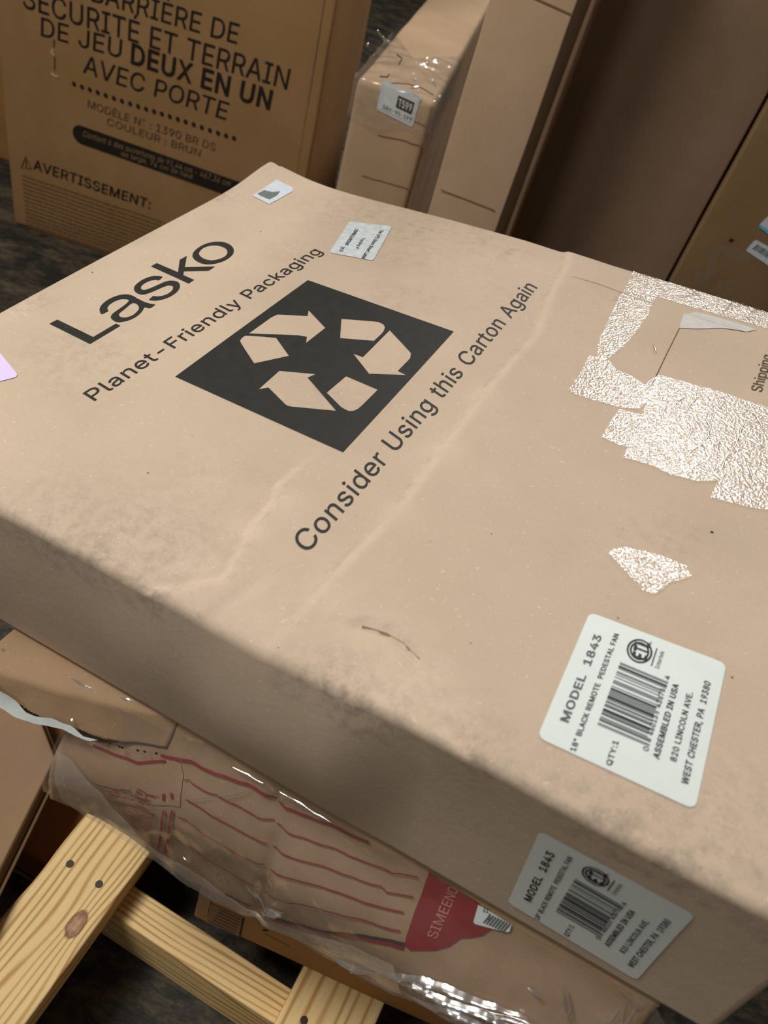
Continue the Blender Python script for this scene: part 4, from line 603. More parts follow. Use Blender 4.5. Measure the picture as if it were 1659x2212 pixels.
ridge_tube('tape_wrinkles', main, M['ridge'], [[(0.5537,0.3057),(0.565,0.3218),(0.5681,0.3381),(0.5672,0.3504),(0.5652,0.3641),(0.5674,0.3812),(0.5715,0.393)],[(0.5613,0.3616),(0.5657,0.3531),(0.567,0.3428)],[(0.5557,0.3246),(0.5552,0.3369),(0.5516,0.3495)],[(0.5891,0.3857),(0.5888,0.374),(0.5893,0.3593),(0.5888,0.3445),(0.5883,0.3352),(0.5928,0.3294),(0.5988,0.318)],[(0.5868,0.329),(0.5859,0.313),(0.5853,0.2962)],[(0.5833,0.3947),(0.5885,0.3912),(0.5951,0.3878),(0.6008,0.3781),(0.6038,0.3669),(0.6025,0.3606)],[(0.6006,0.3226),(0.6056,0.3109),(0.6091,0.3018)],[(0.5938,0.3531),(0.6018,0.3512),(0.6109,0.3482)],[(0.576,0.3415),(0.5778,0.3266)],[(0.5349,0.3597),(0.5367,0.3688),(0.5407,0.3775)],[(0.5449,0.3605),(0.5468,0.3736),(0.5501,0.3858)],[(0.5302,0.343),(0.5292,0.3659)],[(0.484,0.5382),(0.5003,0.5467),(0.5138,0.562)],[(0.554,0.5356),(0.5661,0.5453)],[(0.5378,0.5406),(0.5421,0.5659)],[(0.5414,0.5459),(0.5515,0.5668)],[(0.5594,0.5501),(0.5649,0.5649)],[(0.515,0.5358),(0.5233,0.5361)],[(0.4951,0.4442),(0.5024,0.4302)],[(0.5112,0.3785),(0.5113,0.3935)]], mt, .0018, .0011)['kind'] = 'stuff'

# ---------------------------------------------------------------- crushed carton below it
HX = (0.9557,-0.2943,0.0); HN = (-0.2943,-0.9557,0.0); B0 = (-0.0941,0.2876,0.4744)
def zb(a): return .4255+.1635*a
def ksm(t): t = min(1, max(0, t)); return t*t*(3-2*t)
def koff(a, z): return -.004+.036*(1-ksm((a-.10)/.24)) + .030*ksm((zb(a)-z)/.08) + .09*max(0, zb(a)-z)
KB = [(0.2431,0.3339),(0.2557,0.3366),(0.3221,0.3341),(0.3589,0.3292),(0.4271,0.3518),(0.4814,0.3793),(0.5408,0.4099),(0.5844,0.4346),(0.6159,0.4525),(0.6679,0.4691)]       # bottom line: (a, z)
def kbot(a):
    if a <= KB[0][0]: return KB[0][1]
    for p, q in zip(KB, KB[1:]):
        if a <= q[0]: return p[1]+(q[1]-p[1])*(a-p[0])/(q[0]-p[0])
    return KB[-1][1]
KFOLD = [(0.3973,0.4663),(0.4101,0.4535),(0.4147,0.4384),(0.4205,0.4056),(0.4243,0.3646)]
def kd(a, z):
    d, s = pdist(np.array(a), np.array(z), KFOLD)
    return float(-.0035*np.exp(-(d/.006)**2)) + .0035*mnoise.noise((a*14, z*14, 2.2)) + .0012*mnoise.noise((a*45, z*45, 1.2))
def km(a, z, e):
    o = koff(a, z)+kd(a, z)+e
    return (B0[0]+HX[0]*(a-.3)+HN[0]*o, B0[1]+HX[1]*(a-.3)+HN[1]*o, z)
crush = thing('cardboard_box', (0, 0, 0), 0, 'crushed brown carton with red printed lines, wrapped in clear film, directly under the fan carton', 'box')
A0, A1 = .225, .668; na, nz, nd = 110, 46, 12
V = []; F = []
for i in range(na+1):
    a = A0+(A1-A0)*i/na; z1 = zb(a)-.003; z0 = kbot(a)
    col_ = []
    # front from top to bottom, then bottom going back, back, top
    for j in range(nz+1):
        z = z1+(z0-z1)*j/nz
        rr = min(j, nz-j); e = -.006*(1-min(1, rr/2.0))**2
        col_.append(km(a, z, e))
    f = km(a, z0, 0)
    for j in range(1, nd+1):
        t = j/nd*.46; k = min(1, t/.12); col_.append((f[0]-HN[0]*t, f[1]-HN[1]*t, max(z0+(.239-z0)*k, .239)))
    g = km(a, z1, 0); zt = z1
    for j in range(nd): t = (nd-j)/nd*.46; col_.append((g[0]-HN[0]*t, g[1]-HN[1]*t, zt+t*.068-.002))
    V += col_
nc = len(col_)
for i in range(na):
    for j in range(nc):
        k = (j+1) % nc; F.append((i*nc+j, i*nc+k, (i+1)*nc+k, (i+1)*nc+j))
F.append(tuple(range(nc))[::-1]); F.append(tuple(na*nc+j for j in range(nc)))
kb = mesh_obj('body', V, F, M['crush'], crush, smooth=False)
kb.data.polygons.foreach_set('use_smooth', [len(p.vertices) == 4 for p in kb.data.polygons])
at = kb.data.attributes.new('dirt_shade', 'FLOAT', 'POINT'); at.data.foreach_set('value', np.full(len(V), .18, np.float32))

# top flap with its cut edge, hanging over the face on the left
RIM = [(0.1409,0.4312),(0.1677,0.4316),(0.1804,0.4322),(0.1949,0.4301),(0.2108,0.4302),(0.2306,0.4323),(0.2523,0.4347),(0.2732,0.4387),(0.2876,0.4435),(0.3036,0.4497)]
TOPK = [(a, zb(a)-.001) for a in (RIM[-1][0], .28, .24, .20, .16, .12, .08, RIM[0][0])]
nf = 46; V = []; F = []
def rimz(a):
    for p, q in zip(RIM, RIM[1:]):
        if a <= q[0]: return p[1]+(q[1]-p[1])*(a-p[0])/(q[0]-p[0])
    return RIM[-1][1]
for i in range(nf+1):
    a = RIM[0][0]+(RIM[-1][0]-RIM[0][0])*i/nf
    zt = zb(a)+.0; zr = rimz(a)+.0008*mnoise.noise((a*200, 0, 0))
    col_ = []
    for j in range(13):
        t = j/12; z = zt+(zr-zt)*t
        fd = ksm((RIM[-1][0]-a)/.07); e = (.0012+.0070*fd)*ksm(t*8)-.004*(1-t)**3
        if j == 0: e = -.05
        col_.append(km(a, z, e+.002*mnoise.noise((a*30, z*30, 5))))
    for j in range(13):
        t = 1-j/12; z = zt+(zr-zt)*t
        e = (-.004+.009*fd)*ksm(t*8)-.004*(1-t)**3
        if j == 12: e = -.05
        p = km(a, z, e+.002*mnoise.noise((a*30, z*30, 5))); col_.append((p[0], p[1], p[2]-(.004 if j == 12 else 0)))
    V += col_
nc = len(col_)
for i in range(nf):
    for j in range(nc):
        k = (j+1) % nc; F.append((i*nc+j, i*nc+k, (i+1)*nc+k, (i+1)*nc+j))
F.append(tuple(range(nc))[::-1]); F.append(tuple(nf*nc+j for j in range(nc)))
fl = mesh_obj('flap', V, F, M['crush'], crush, smooth=False)
fl.data.polygons.foreach_set('use_smooth', [len(p.vertices) == 4 for p in fl.data.polygons])
dq = []
for k in range(44):
    a = RIM[1][0]+.012+(RIM[-1][0]-RIM[1][0]-.01)*(k+random.uniform(-.2, .2))/44; z = rimz(a)+.0012
    if random.random() < .75: dq += stroke([(a, z), (a+.0022, z+.0006)], .0014)
decal('corrugation_edge', crush, M['speck'], dq, km, .0085)['kind'] = 'stuff'

def kink(name, mat, pls, w, eps=.0024, amp=.0007, label=None):
    q = []
    for i, p in enumerate(pls): q += stroke(wob(p, amp, .003, i), w)
    return decal(name, crush, mat, q, km, eps, label)
RL = [([(0.3023,0.4439),(0.3092,0.4457),(0.3248,0.4528),(0.3363,0.4551),(0.3514,0.4608),(0.3669,0.4654),(0.3743,0.4681),(0.3827,0.4688),(0.3969,0.4708)],0.0021),([(0.3996,0.4699),(0.4058,0.4703),(0.4144,0.4741),(0.4281,0.4797),(0.4487,0.4875),(0.469,0.4949)],0.0019),([(0.2505,0.425),(0.2726,0.4276),(0.2883,0.4304),(0.3077,0.4422)],0.0018),([(0.3272,0.4386),(0.3316,0.4418)],0.0009),([(0.3334,0.4412),(0.3457,0.444),(0.356,0.4482),(0.3754,0.4518),(0.3918,0.4542),(0.403,0.4574)],0.001),([(0.4058,0.4565),(0.4112,0.4571),(0.4289,0.4644),(0.4492,0.4721),(0.4692,0.4795),(0.4864,0.4855),(0.493,0.4862),(0.509,0.4953)],0.001),([(0.336,0.4299),(0.3423,0.4313),(0.355,0.4335),(0.3714,0.4369),(0.3921,0.4402),(0.4062,0.4427)],0.001),([(0.411,0.4421),(0.4168,0.4434),(0.4331,0.4517),(0.4499,0.4586),(0.4728,0.4677),(0.4908,0.4741),(0.4963,0.4736),(0.5126,0.4818)],0.001),([(0.3358,0.4124),(0.3437,0.4157),(0.3569,0.4174),(0.3763,0.42),(0.3969,0.4238),(0.4125,0.4282)],0.001),([(0.4174,0.427),(0.437,0.4388),(0.4571,0.4477),(0.4768,0.4558),(0.4962,0.4633),(0.513,0.4708)],0.0011),([(0.3394,0.3876),(0.3566,0.3893),(0.3786,0.3922),(0.3998,0.3969),(0.4161,0.4019)],0.0011),([(0.4204,0.3981),(0.4452,0.4213),(0.4647,0.4344),(0.4903,0.4476),(0.5055,0.4554),(0.5172,0.4617)],0.0011)]
for k, (pl, w) in enumerate(RL): kink('red_line', M['redline'], [pl], w)
for pl in [[(0.3177,0.4215),(0.3198,0.4166)],[(0.3231,0.4258),(0.3259,0.4225)],[(0.3239,0.41),(0.3267,0.3884),(0.3282,0.3612)],[(0.3298,0.4146),(0.3333,0.3924),(0.3344,0.3599)]]: kink('red_line', M['redline'], [pl], .0022)
disc = decal('red_logo', crush, M['red'], fill([ragged([(0.5134,0.503),(0.5315,0.5055),(0.5502,0.5091),(0.5656,0.5012),(0.5628,0.4925),(0.5576,0.4855),(0.553,0.4812),(0.549,0.4718),(0.5434,0.4649),(0.5295,0.4542),(0.5248,0.4549),(0.5227,0.4599),(0.5189,0.4753),(0.5163,0.4873)], .0005)], .006), km, .0014, label='red quarter disc with pale lettering')
text('logo_lettering', disc, M['pink'], 'SIMEENO', (0.5399,0.4717), (0.5334,0.4694), (0.5349,0.5076), km, .002, bold=.0)
wl = decal('barcode_label', crush, M['white'], fill([[(0.55,0.5088),(0.555,0.5102),(0.5732,0.5136),(0.5747,0.5081),(0.5737,0.5067),(0.5551,0.4959),(0.5534,0.4964)]], .006), km, .0024, label='small white barcode label half under the fan carton')
decal('barcode', wl, M['printmid'], sum([stroke([(0.5586,0.5099),(0.5605,0.5051)], .0009)]+[stroke([(x0+.0018*k, z0+.0006*k), (x0-.0006+.0018*k, z0-.0085+.0006*k)], .0010) for (x0, z0) in [(0.5594,0.5098)] for k in range(8)], []), km, .0029)
text('label_lettering', wl, M['print'], '13', (0.5574,0.5096), (0.5564,0.5124), (0.5546,0.5076), km, .0029, bold=.01)
decal('torn_label', crush, M['white'], fill([ragged([(0.1465,0.4533),(0.1712,0.4442),(0.1804,0.4435),(0.1873,0.442),(0.1984,0.4362),(0.217,0.4408),(0.2328,0.4417),(0.245,0.44),(0.2573,0.4425),(0.2523,0.4392),(0.2393,0.4364),(0.2271,0.4361),(0.2099,0.4333),(0.1986,0.4308),(0.1883,0.4303),(0.1754,0.4307),(0.1492,0.4302)], .0012)], .006), km, .0155, label='torn white paper strip along the flap edge')
decal('paper_patch', crush, M['left'], fill([ragged([(0.2287,0.4143),(0.255,0.4246),(0.2858,0.4347),(0.303,0.4428),(0.3197,0.4461),(0.3287,0.4333),(0.3343,0.4207),(0.3131,0.4065),(0.296,0.4055),(0.2646,0.397)], .0016)], .006), km, .0010, label='bare dull patch where paper was torn off')
RP = [(0.2687,0.4007),(0.315,0.4189),(0.325,0.3574),(0.3051,0.3672)]
rq = []; rr_ = random.Random(8)
for k in range(14):
    t = (k+.5)/14
    a0 = RP[0][0]+(RP[3][0]-RP[0][0])*t; z0 = RP[0][1]+(RP[3][1]-RP[0][1])*t; a1 = RP[1][0]+(RP[2][0]-RP[1][0])*t; z1 = RP[1][1]+(RP[2][1]-RP[1][1])*t
    s = 0
    while s < .96:
        w = rr_.uniform(.02, .07)
        if rr_.random() < .75: rq += stroke([(a0+(a1-a0)*s, z0+(z1-z0)*s+rr_.uniform(-.001, .001)), (a0+(a1-a0)*min(1, s+w), z0+(z1-z0)*min(1, s+w)+rr_.uniform(-.001, .001))], rr_.uniform(.0006, .0018))
        s += w+.015
decal('red_print', crush, M['redline'], rq, km, .0024, label='worn block of small red print')['kind'] = 'stuff'
for cx, cz in [(0.3018,0.4109),(0.3046,0.382),(0.3118,0.3796)]: decal('red_symbol', crush, M['redline'], stroke([(cx-.004, cz-.003), (cx+.004, cz-.003), (cx+.004, cz+.003), (cx-.004, cz+.003)], .0008, True), km, .0026)
SLIT = [(0.4265,0.3688),(0.446,0.3843),(0.4732,0.4089),(0.498,0.4371),(0.5162,0.4511),(0.525,0.4558)]
kink('open_slit', M['speck'], [SLIT], [.0005]+[.0026]*400, .0013, .0004)
kink('red_line', M['red'], [[(a, z-.0030) for a, z in SLIT]], .0026, .0013, .0006)
kink('red_line', M['red'], [[(0.3931,0.3626),(0.404,0.3652),(0.4144,0.3692)]], .0022)

# stretch film around it
FB = [(0.2433,0.357),(0.2602,0.3466),(0.3259,0.3448),(0.3624,0.3384),(0.4295,0.3609),(0.4618,0.3803),(0.483,0.3876),(0.5423,0.4151),(0.5856,0.4388),(0.6114,0.4525),(0.6689,0.4708)]
def fbot(a):
    if a <= FB[0][0]: return FB[0][1]
    for p, q in zip(FB, FB[1:]):
        if a <= q[0]: return p[1]+(q[1]-p[1])*(a-p[0])/(q[0]-p[0])
    return FB[-1][1]
def sheet(name, a0, a1, topf, botf, nn, mm, ef, mat, label=None):
    V = []; F = []
    for i in range(nn+1):
        a = a0+(a1-a0)*i/nn
        for j in range(mm+1):
            t = j/mm; z = topf(a)+(botf(a)-topf(a))*t; V.append(km(a, z, ef(a, z, t)))
    for i in range(nn):
        for j in range(mm): F.append((i*(mm+1)+j, (i+1)*(mm+1)+j, (i+1)*(mm+1)+j+1, i*(mm+1)+j+1))
    return mesh_obj(name, V, F, mat, crush, smooth=True, label=label)
def film_e(a, z, t):
    base = .004+.002*mnoise.noise((a*22, z*22, 9))+.0009*mnoise.noise((a*70+z*50, z*30-a*30, 4))
    r = ksm((t-.62)/.2)*ksm((a-.42)/.1)
    s = (zb(a)-z)
    base += r*(.0016*math.sin(t*95+3*mnoise.noise((a*8, 0, 0)))+.0010*math.sin(t*52+a*20))+.004*r
    return base
sheet('stretch_film', A0-.002, .662, lambda a: zb(a)-.004, fbot, 190, 90, film_e, M['wrap'])
ridge_tube('film_wrinkles', crush, M['ridge'], [[(0.4274,0.3958),(0.4346,0.4013),(0.4416,0.4074)],[(0.616,0.5051),(0.6232,0.4979),(0.6301,0.4914)],[(0.6498,0.5245),(0.6549,0.5152),(0.6573,0.5062)],[(0.6564,0.5274),(0.6593,0.5135),(0.6602,0.5045)],[(0.6175,0.5064),(0.6299,0.4966),(0.6304,0.491)],[(0.2399,0.3969),(0.2441,0.3853)],[(0.3788,0.3963),(0.3867,0.3846),(0.3907,0.3802)],[(0.3515,0.3779),(0.3585,0.3775)],[(0.4072,0.4031),(0.4172,0.3969),(0.4273,0.3906)],[(0.6018,0.4906),(0.6116,0.4917)],[(0.6465,0.5003),(0.6512,0.508),(0.6504,0.5192)]], km, .006, .0013, LEDGE)['kind'] = 'stuff'
ridge_tube('film_edges', crush, M['ridge'], [[(0.3575,0.4741),(0.3701,0.4772),(0.3838,0.4794)],[(0.3979,0.4821),(0.4168,0.4864),(0.4404,0.49)],[(0.3366,0.4341),(0.3454,0.4409),(0.3564,0.4492)],[(0.356,0.4497),(0.3701,0.4599),(0.3753,0.4689)]], km, .005, .0006, LEDGE)['kind'] = 'stuff'
ridge_tube('flap_glints', crush, M['ridge'], [[(0.2259,0.4926),(0.2348,0.4902),(0.246,0.4901)],[(0.2664,0.4947),(0.2759,0.4972)],[(0.175,0.4982),(0.1769,0.4954)],[(0.2291,0.4425),(0.2331,0.4425)]], km, .0115, .0013, LEDGE)['kind'] = 'stuff'
decal('film_band', crush, M['hazefilm'], fill([ragged([(0.229,0.4135),(0.2407,0.4136),(0.2746,0.4018),(0.3114,0.3745),(0.3345,0.3683),(0.3569,0.3736),(0.3928,0.3754),(0.4273,0.3791),(0.4627,0.4078),(0.4952,0.4329),(0.5241,0.4458),(0.5408,0.4213),(0.4825,0.3949),(0.4616,0.3877),(0.4296,0.3686),(0.3633,0.3464),(0.3271,0.3526),(0.262,0.3539),(0.2436,0.365)], .001, .006)], .006, inter=False), km, .0085, label='hazy doubled film along the lower edge')
ridge_tube('film_folds', crush, M['ridge'], [[(0.5064,0.4189),(0.533,0.4416),(0.556,0.4554),(0.583,0.4657),(0.6112,0.4771)],[(0.5256,0.4317),(0.5411,0.4408),(0.56,0.4484),(0.5898,0.4607),(0.6164,0.4695)],[(0.5476,0.4287),(0.5689,0.4455),(0.5909,0.4525),(0.614,0.456)],[(0.4889,0.397),(0.506,0.4075),(0.5178,0.4202)],[(0.4274,0.3958),(0.4346,0.4013),(0.4416,0.4074)]], km, .008, .0034, LEDGE)['kind'] = 'stuff'

def crumple_e(a, z, t):
    return .002+.012*mnoise.noise((a*40+z*25, z*55, 3))+.005*mnoise.noise((a*110, z*90, 8))-.03*t
sheet('loose_film', .640, .80, lambda a: zb(a)-.006-.012*ksm((a-.66)/.05), lambda a: zb(a)-.085-.03*math.sin(a*40), 60, 40, crumple_e, M['wrap'], 'bunched loose film under the right end')

# ---------------------------------------------------------------- orange-brown carton at the foot of the stack
oc, of = carton('orange-brown carton under the crushed one, resting on the wooden frame', (-.046, .270, .128), math.radians(-6), .40, .40, .108, M['orange'], r=.003, bulge=.001, step=.03)
pr = decal('printed_panel', oc, M['inner'], fill([[(.016, .004), (.052, .002), (.050, .060), (.014, .060)]], .01), of, .0006)
q = stroke([(.053, .000+.002), (.050, .062)], .0016)
for k in range(6): q += stroke([(.020+.001*k, .010+.009*k), (.048, .008+.009*k)], .0012)
decal('printed_symbol', oc, M['speck'], q, of, .001)
decal('torn_corner', oc, M['left'], fill([ragged([(.001, .03), (.014, .022), (.014, .10), (.001, .10)], .001)], .01), of, .0008)
decal('printed_mark', oc, M['speck'], stroke([(.075, .046), (.104, .041)], .0010)+stroke([(.072, .052), (.076, .058)], .003), of, .0008)

# ---------------------------------------------------------------- wooden frame
def beam_mesh(L, W, T, r=.0025, wane=None):
    """along +y, x 0..W, z 0..T"""
    ring = []
    for cx, cz, a0 in ((W-r, T-r, 0), (r, T-r, 90), (r, r, 180), (W-r, r, 270)):
        for k in range(4): an = math.radians(a0+30*k); ring.append((cx+r*math.cos(an), cz+r*math.sin(an), a0))
    n = max(2, int(L/.012)); V = []; F = []
    for i in range(n+1):
        y = L*i/n
        for (x, z, q) in ring:
            dx = .0006*mnoise.noise((x*30, y*12, z*30))
            if wane and q == 90:
                w = wane[2]*math.exp(-((y-wane[0])/wane[1])**2); dx += w*(.7+.3*mnoise.noise((y*60, 0, 0)))
            V.append((x+dx, y, z-(.5*dx if (wane and q == 90) else 0)))
    m_ = len(ring)
    for i in range(n):
        for j in range(m_): k = (j+1) % m_; F.append((i*m_+j, (i+1)*m_+j, (i+1)*m_+k, i*m_+k))
    F.append(tuple(range(m_))); F.append(tuple(n*m_+j for j in range(m_))[::-1])
    return V, F
frame = thing('wooden_frame', (0, 0, 0), 0, 'pale pine lumber frame of screwed beams under the stack', 'frame')
def beam(mat, near_left, ang, L, W, T, z, wane=None):
    V, F = beam_mesh(L, W, T, wane=wane); o = mesh_obj('beam', V, F, mat, frame, smooth=False)
    o.location = (near_left[0], near_left[1], z); o.rotation_euler = (0, 0, ang)
    return o
BA = ((-0.3412,-0.2721),-0.2374)
ba = beam(M['beam_a'], BA[0], BA[1], 1.0, .083, .038, .089, wane=(0.552,0.02,0.002))
bb = beam(M['beam_b'], (-0.1803,0.3083), -1.8121, .95, .036, .088, 0.0)
bc = beam(M['beam_c'], (-0.0416,-0.236), -0.2374, .8, .089, .038, .089)
def screw(par, loc):
    bm = bmesh.new(); bmesh.ops.create_cone(bm, cap_ends=True, segments=16, radius1=.0042, radius2=.0036, depth=.0012)
    s = from_bm('screw', bm, M['screw'], par); s.location = loc
    bm = bmesh.new(); bmesh.ops.create_cone(bm, cap_ends=True, segments=6, radius1=.0016, radius2=.0016, depth=.0016); bm.free()
for p in [(0.021,0.5751,0.0382),(0.059,0.5741,0.0382)]: screw(ba, p)
for p in [(0.0242,0.467,0.0382)]: screw(bc, p)

# ---------------------------------------------------------------- flat carton leaning at the lower left
lt = thing('flat_carton', (0, 0, 0), 0, 'thin flat brown carton leaning against the stack at lower left', 'box')
LC = {'q': [(-0.2439,0.3642,0.17),(-0.3867,0.5141,0.0986),(-0.3594,0.065,0.0986),(-0.2166,-0.085,0.17)],'qi': [(-0.246,0.3587,0.1687),(-0.3851,0.5084,0.0993),(-0.3573,0.0704,0.0999),(-0.2183,-0.0792,0.1693)],'n': (-0.4709,-0.0286,0.8817)}
def slab(name, par, quad, d0, d1, mat, nrm):
    v = [tuple(p[k]+nrm[k]*d0 for k in range(3)) for p in quad]+[tuple(p[k]+nrm[k]*d1 for k in range(3)) for p in quad]
    o = mesh_obj(name, v, [(0, 1, 2, 3), (7, 6, 5, 4), (0, 4, 5, 1), (1, 5, 6, 2), (2, 6, 7, 3), (3, 7, 4, 0)], mat, par)
    md = o.modifiers.new('bevel', 'BEVEL'); md.width = .0018; md.segments = 3; md.limit_method = 'ANGLE'
    return o
qn = LC['n']
slab('front_panel', lt, LC['q'], 0, -.006, M['left'], qn)
slab('back_panel', lt, LC['q'], -.016, -.020, M['left'], qn)
slab('inner_sheet', lt, LC['qi'], -.0065, -.0155, M['inner'], qn)

# ---------------------------------------------------------------- small cartons around
sc_, sf = carton('small rust-brown carton on the floor, seen in the gap behind the knotty beam', (-0.3492,0.3133,0.0), math.radians(-12), .20, .16, .085, M['small'], step=.04)
decal('tape_strip', sc_, M['inner'], fill([[(.0, .004), (.19, .004), (.19, .030), (.0, .030)]], .03), sf, .0008)
carton('plain tan carton whose corner shows behind the left end of the fan carton', (-1.135,0.547,0), -0.576, .6, .14, .50, M['tall'], r=.006)
carton('orange-brown carton on the floor at the far left behind the lettered one', (-1.63, 1.845, 0), 0, .60, .35, .7, M['orange'])

# ---------------------------------------------------------------- lettered carton
fr, ff = carton('large golden-brown carton with French lettering standing on the floor', (-.996, 1.58, .002), 0, .654, .34, 1.02, M['french'], r=.006, bulge=.004)
E1 = .0012
for s, bl, tl, br, bold, mat in [('BARRIÈRE DE',(0.2012,0.5147),(0.2038,0.5485),(0.4824,0.524),0.002,'inkb'),('SÉCURITÉ ET TERRAIN',(0.0616,0.4639),(0.0639,0.5009),(0.5875,0.475),0.002,'inkb'),('DE JEU',(0.0948,0.4246),(0.0981,0.4578),(0.2574,0.4323),0.002,'inkb'),('DEUX EN UN',(0.2772,0.4298),(0.2795,0.4651),(0.5598,0.4289),0.02,'inkb'),('AVEC PORTE',(0.179,0.3825),(0.1838,0.4162),(0.4756,0.3841),0.002,'inkb'),('MODÈLE N° : 1390 BR DS',(0.1878,0.318),(0.1893,0.3333),(0.4593,0.3168),0,'inkgrey'),('COULEUR : BRUN',(0.2289,0.2964),(0.2305,0.311),(0.4295,0.2958),0,'inkgrey'),('AVERTISSEMENT:',(0.0584,0.148),(0.0611,0.1694),(0.3251,0.145),0.012,'inkb')]:
    text('lettering', fr, M[mat], s, bl, tl, br, ff, E1, bold=bold, sp=.004)
dots = []
(ax, az), (bx, bz) = [(0.1596,0.3541),(0.4961,0.3542)]
for k in range(21):
    cx, cz = ax+(bx-ax)*k/20, az+(bz-az)*k/20
    dots += fill([[(cx+.0043*math.cos(t*math.pi/6), cz+.0048*math.sin(t*math.pi/6)) for t in range(12)]], inter=False)
decal('dotted_line', fr, M['inkb'], dots, ff, E1)
pill = []
(ax, az), (bx, bz) = [(0.173,0.2573),(0.5611,0.2514)]
pr_ = .019
for t in range(13): pill.append((ax-pr_*math.sin(math.pi*t/12), az+pr_*math.cos(math.pi*t/12)))
for t in range(13): pill.append((bx+pr_*math.sin(math.pi*t/12), bz-pr_*math.cos(math.pi*t/12)))
pl_ = decal('black_banner', fr, M['inkb'], fill([pill], .03), ff, E1, label='black rounded banner with small pale lettering')
for s, bl, tl, br in [('Contient 6 des ouvertures de 91,44 cm - 467,36 cm',(0.177,0.2564),(0.179,0.2684),(0.4973,0.2559)),('de large, 76 cm de haut',(0.2596,0.2422),(0.2616,0.2528),(0.4161,0.2442))]: text('banner_lettering', pl_, M['tanpale'], s, bl, tl, br, ff, E1*2)
tri = [(0.0293,0.1406),(0.0433,0.1697),(0.0541,0.1466)]
wt = stroke(tri, .0022, True)+stroke([((tri[0][0]+tri[2][0])/2, tri[0][1]+.005), (tri[1][0], tri[1][1]-.006)], .002)
decal('warning_triangle', fr, M['inkb'], wt, ff, E1)
rows = []
(tx, tz) = (0.0299,0.1242); rnd = random.Random(3)
for k in range(17):
    x = tx+.002*k*0; z = tz-.0095*k; end = tx+.33-.002*k
    while x < end:
        w = rnd.uniform(.006, .030); rows += stroke([(x, z), (min(x+w, end), z)], .0036); x += w+rnd.uniform(.0015, .003)
decal('fine_print', fr, M['inkfine'], rows, ff, E1, label='block of fine print, too small to read')['kind'] = 'stuff'
decal('torn_scratch', fr, M['scratch'], stroke(wob([(0.1192,0.4087),(0.1149,0.3999),(0.1204,0.3965)], .003), .004), ff, .0016)
decal('torn_scratch', fr, M['scratch'], stroke(wob([(0.1126,0.3626),(0.1182,0.3582),(0.126,0.3596)], .002), .004), ff, .0016)
decal('scratch_line', fr, M['inkgrey'], stroke(wob([(0.1221,0.4253),(0.1203,0.4115)], .002), .003)+stroke(wob([(0.1202,0.3931),(0.1208,0.3693)], .003), .003), ff, .0015)
decal('score_line', fr, M['crease'], stroke([(.632, .02), (.632, 1.0)], .0016), ff, .0008)

# ---------------------------------------------------------------- tall cartons against the back
fb, fbf = carton('upright beige carton with clear film over its top and a black-and-white number label', (-.231, 1.30, .0), 0, .124, .90, .622, M['film_box'], r=.010, bulge=.002, step=.03)
nl = sticker('number_label', fb, M['bluewhite'], [(0.0401,0.6327),(0.1018,0.6261),(0.0994,0.5802),(0.0394,0.589)], fbf, .001, .004, label='white number label')
pan = decal('white_panel', nl, M['white'], fill([[(0.0454,0.6263),(0.0986,0.6217),(0.0955,0.5861),(0.0448,0.592)]], .03), fbf, .0016)
bx_ = decal('black_panel', nl, M['print'], fill([[(0.0682,0.6185),(0.095,0.6158),(0.0939,0.5976),(0.0681,0.6013)]], .03), fbf, .0022)
text('label_lettering', nl, M['white'], 'T599', (0.0711,0.6043), (0.0707,0.6145), (0.0927,0.6021), fbf, .003, bold=.015)
text('label_lettering', nl, M['print'], 'GRX-90-S99', (0.0481,0.5938), (0.0483,0.5994), (0.0957,0.5883), fbf, .0022)
for pl in [[(0.0518,0.6709),(0.0609,0.6681),(0.0584,0.6587)],[(0.034,0.6349),(0.0455,0.6372),(0.0478,0.6423)],[(0.0019,0.6787),(0.0053,0.6851),(0.0115,0.6851)]]: decal('corner_mark', fb, M['speck'], stroke(pl, .0018), fbf, .001)
for p in [[(0.0396,0.4841),(0.077,0.4854),(0.1218,0.486)],[(0.1006,0.5898),(0.1235,0.5892)],[(0.0487,0.5534),(0.0826,0.5569),(0.1285,0.5584)],[(0.0489,0.6301),(0.0907,0.6395),(0.12,0.6351)]]: decal('crease_line', fb, M['crease'], stroke(wob(p, .0015), .0016), fbf, .0009)
# film hood over its top
V = []; F = []; nu, nv = 96, 40
FL, FT_, FDp = .124, .622, .30
per = [(-.001, .30), (-.004, -.004), (.128, -.004), (.126, .30)]
def hood(s, t):
    # s around three sides (left, front, right), t from top centre outwards and down
    if s < .25: p = (-.004, .28-(s/.25)*.284); nrm = (-1, 0)
    elif s < .65: p = (-.004+(s-.25)/.40*.132, -.004); nrm = (0, -1)
    else: p = (.128, -.004+(s-.65)/.35*.284); nrm = (1, 0)
    c = (.062, .14)
    if t < .4:
        k = t/.4; x = c[0]+(p[0]-c[0])*k; y = c[1]+(p[1]-c[1])*k
        z = FT_+.004+.010*(1-k)
    else:
        k = (t-.4)/.6; x, y = p; z = FT_+.004-k*(.050+.012*math.sin(s*19)+.020*sm(abs(s-.45)/.2))
    w = .004*mnoise.noise((x*50, y*50, z*50))+.0014*mnoise.noise((x*140, y*140, z*140))
    return (x+nrm[0]*abs(w), y+nrm[1]*abs(w), z+w*(.8 if t < .45 else .1))
for i in range(nu+1):
    for j in range(nv+1): V.append(hood(i/nu, j/nv))
for i in range(nu):
    for j in range(nv): F.append((i*(nv+1)+j, (i+1)*(nv+1)+j, (i+1)*(nv+1)+j+1, i*(nv+1)+j+1))
mesh_obj('film_hood', V, F, M['wrap'], fb, smooth=True, label='wrinkled clear film over the top')
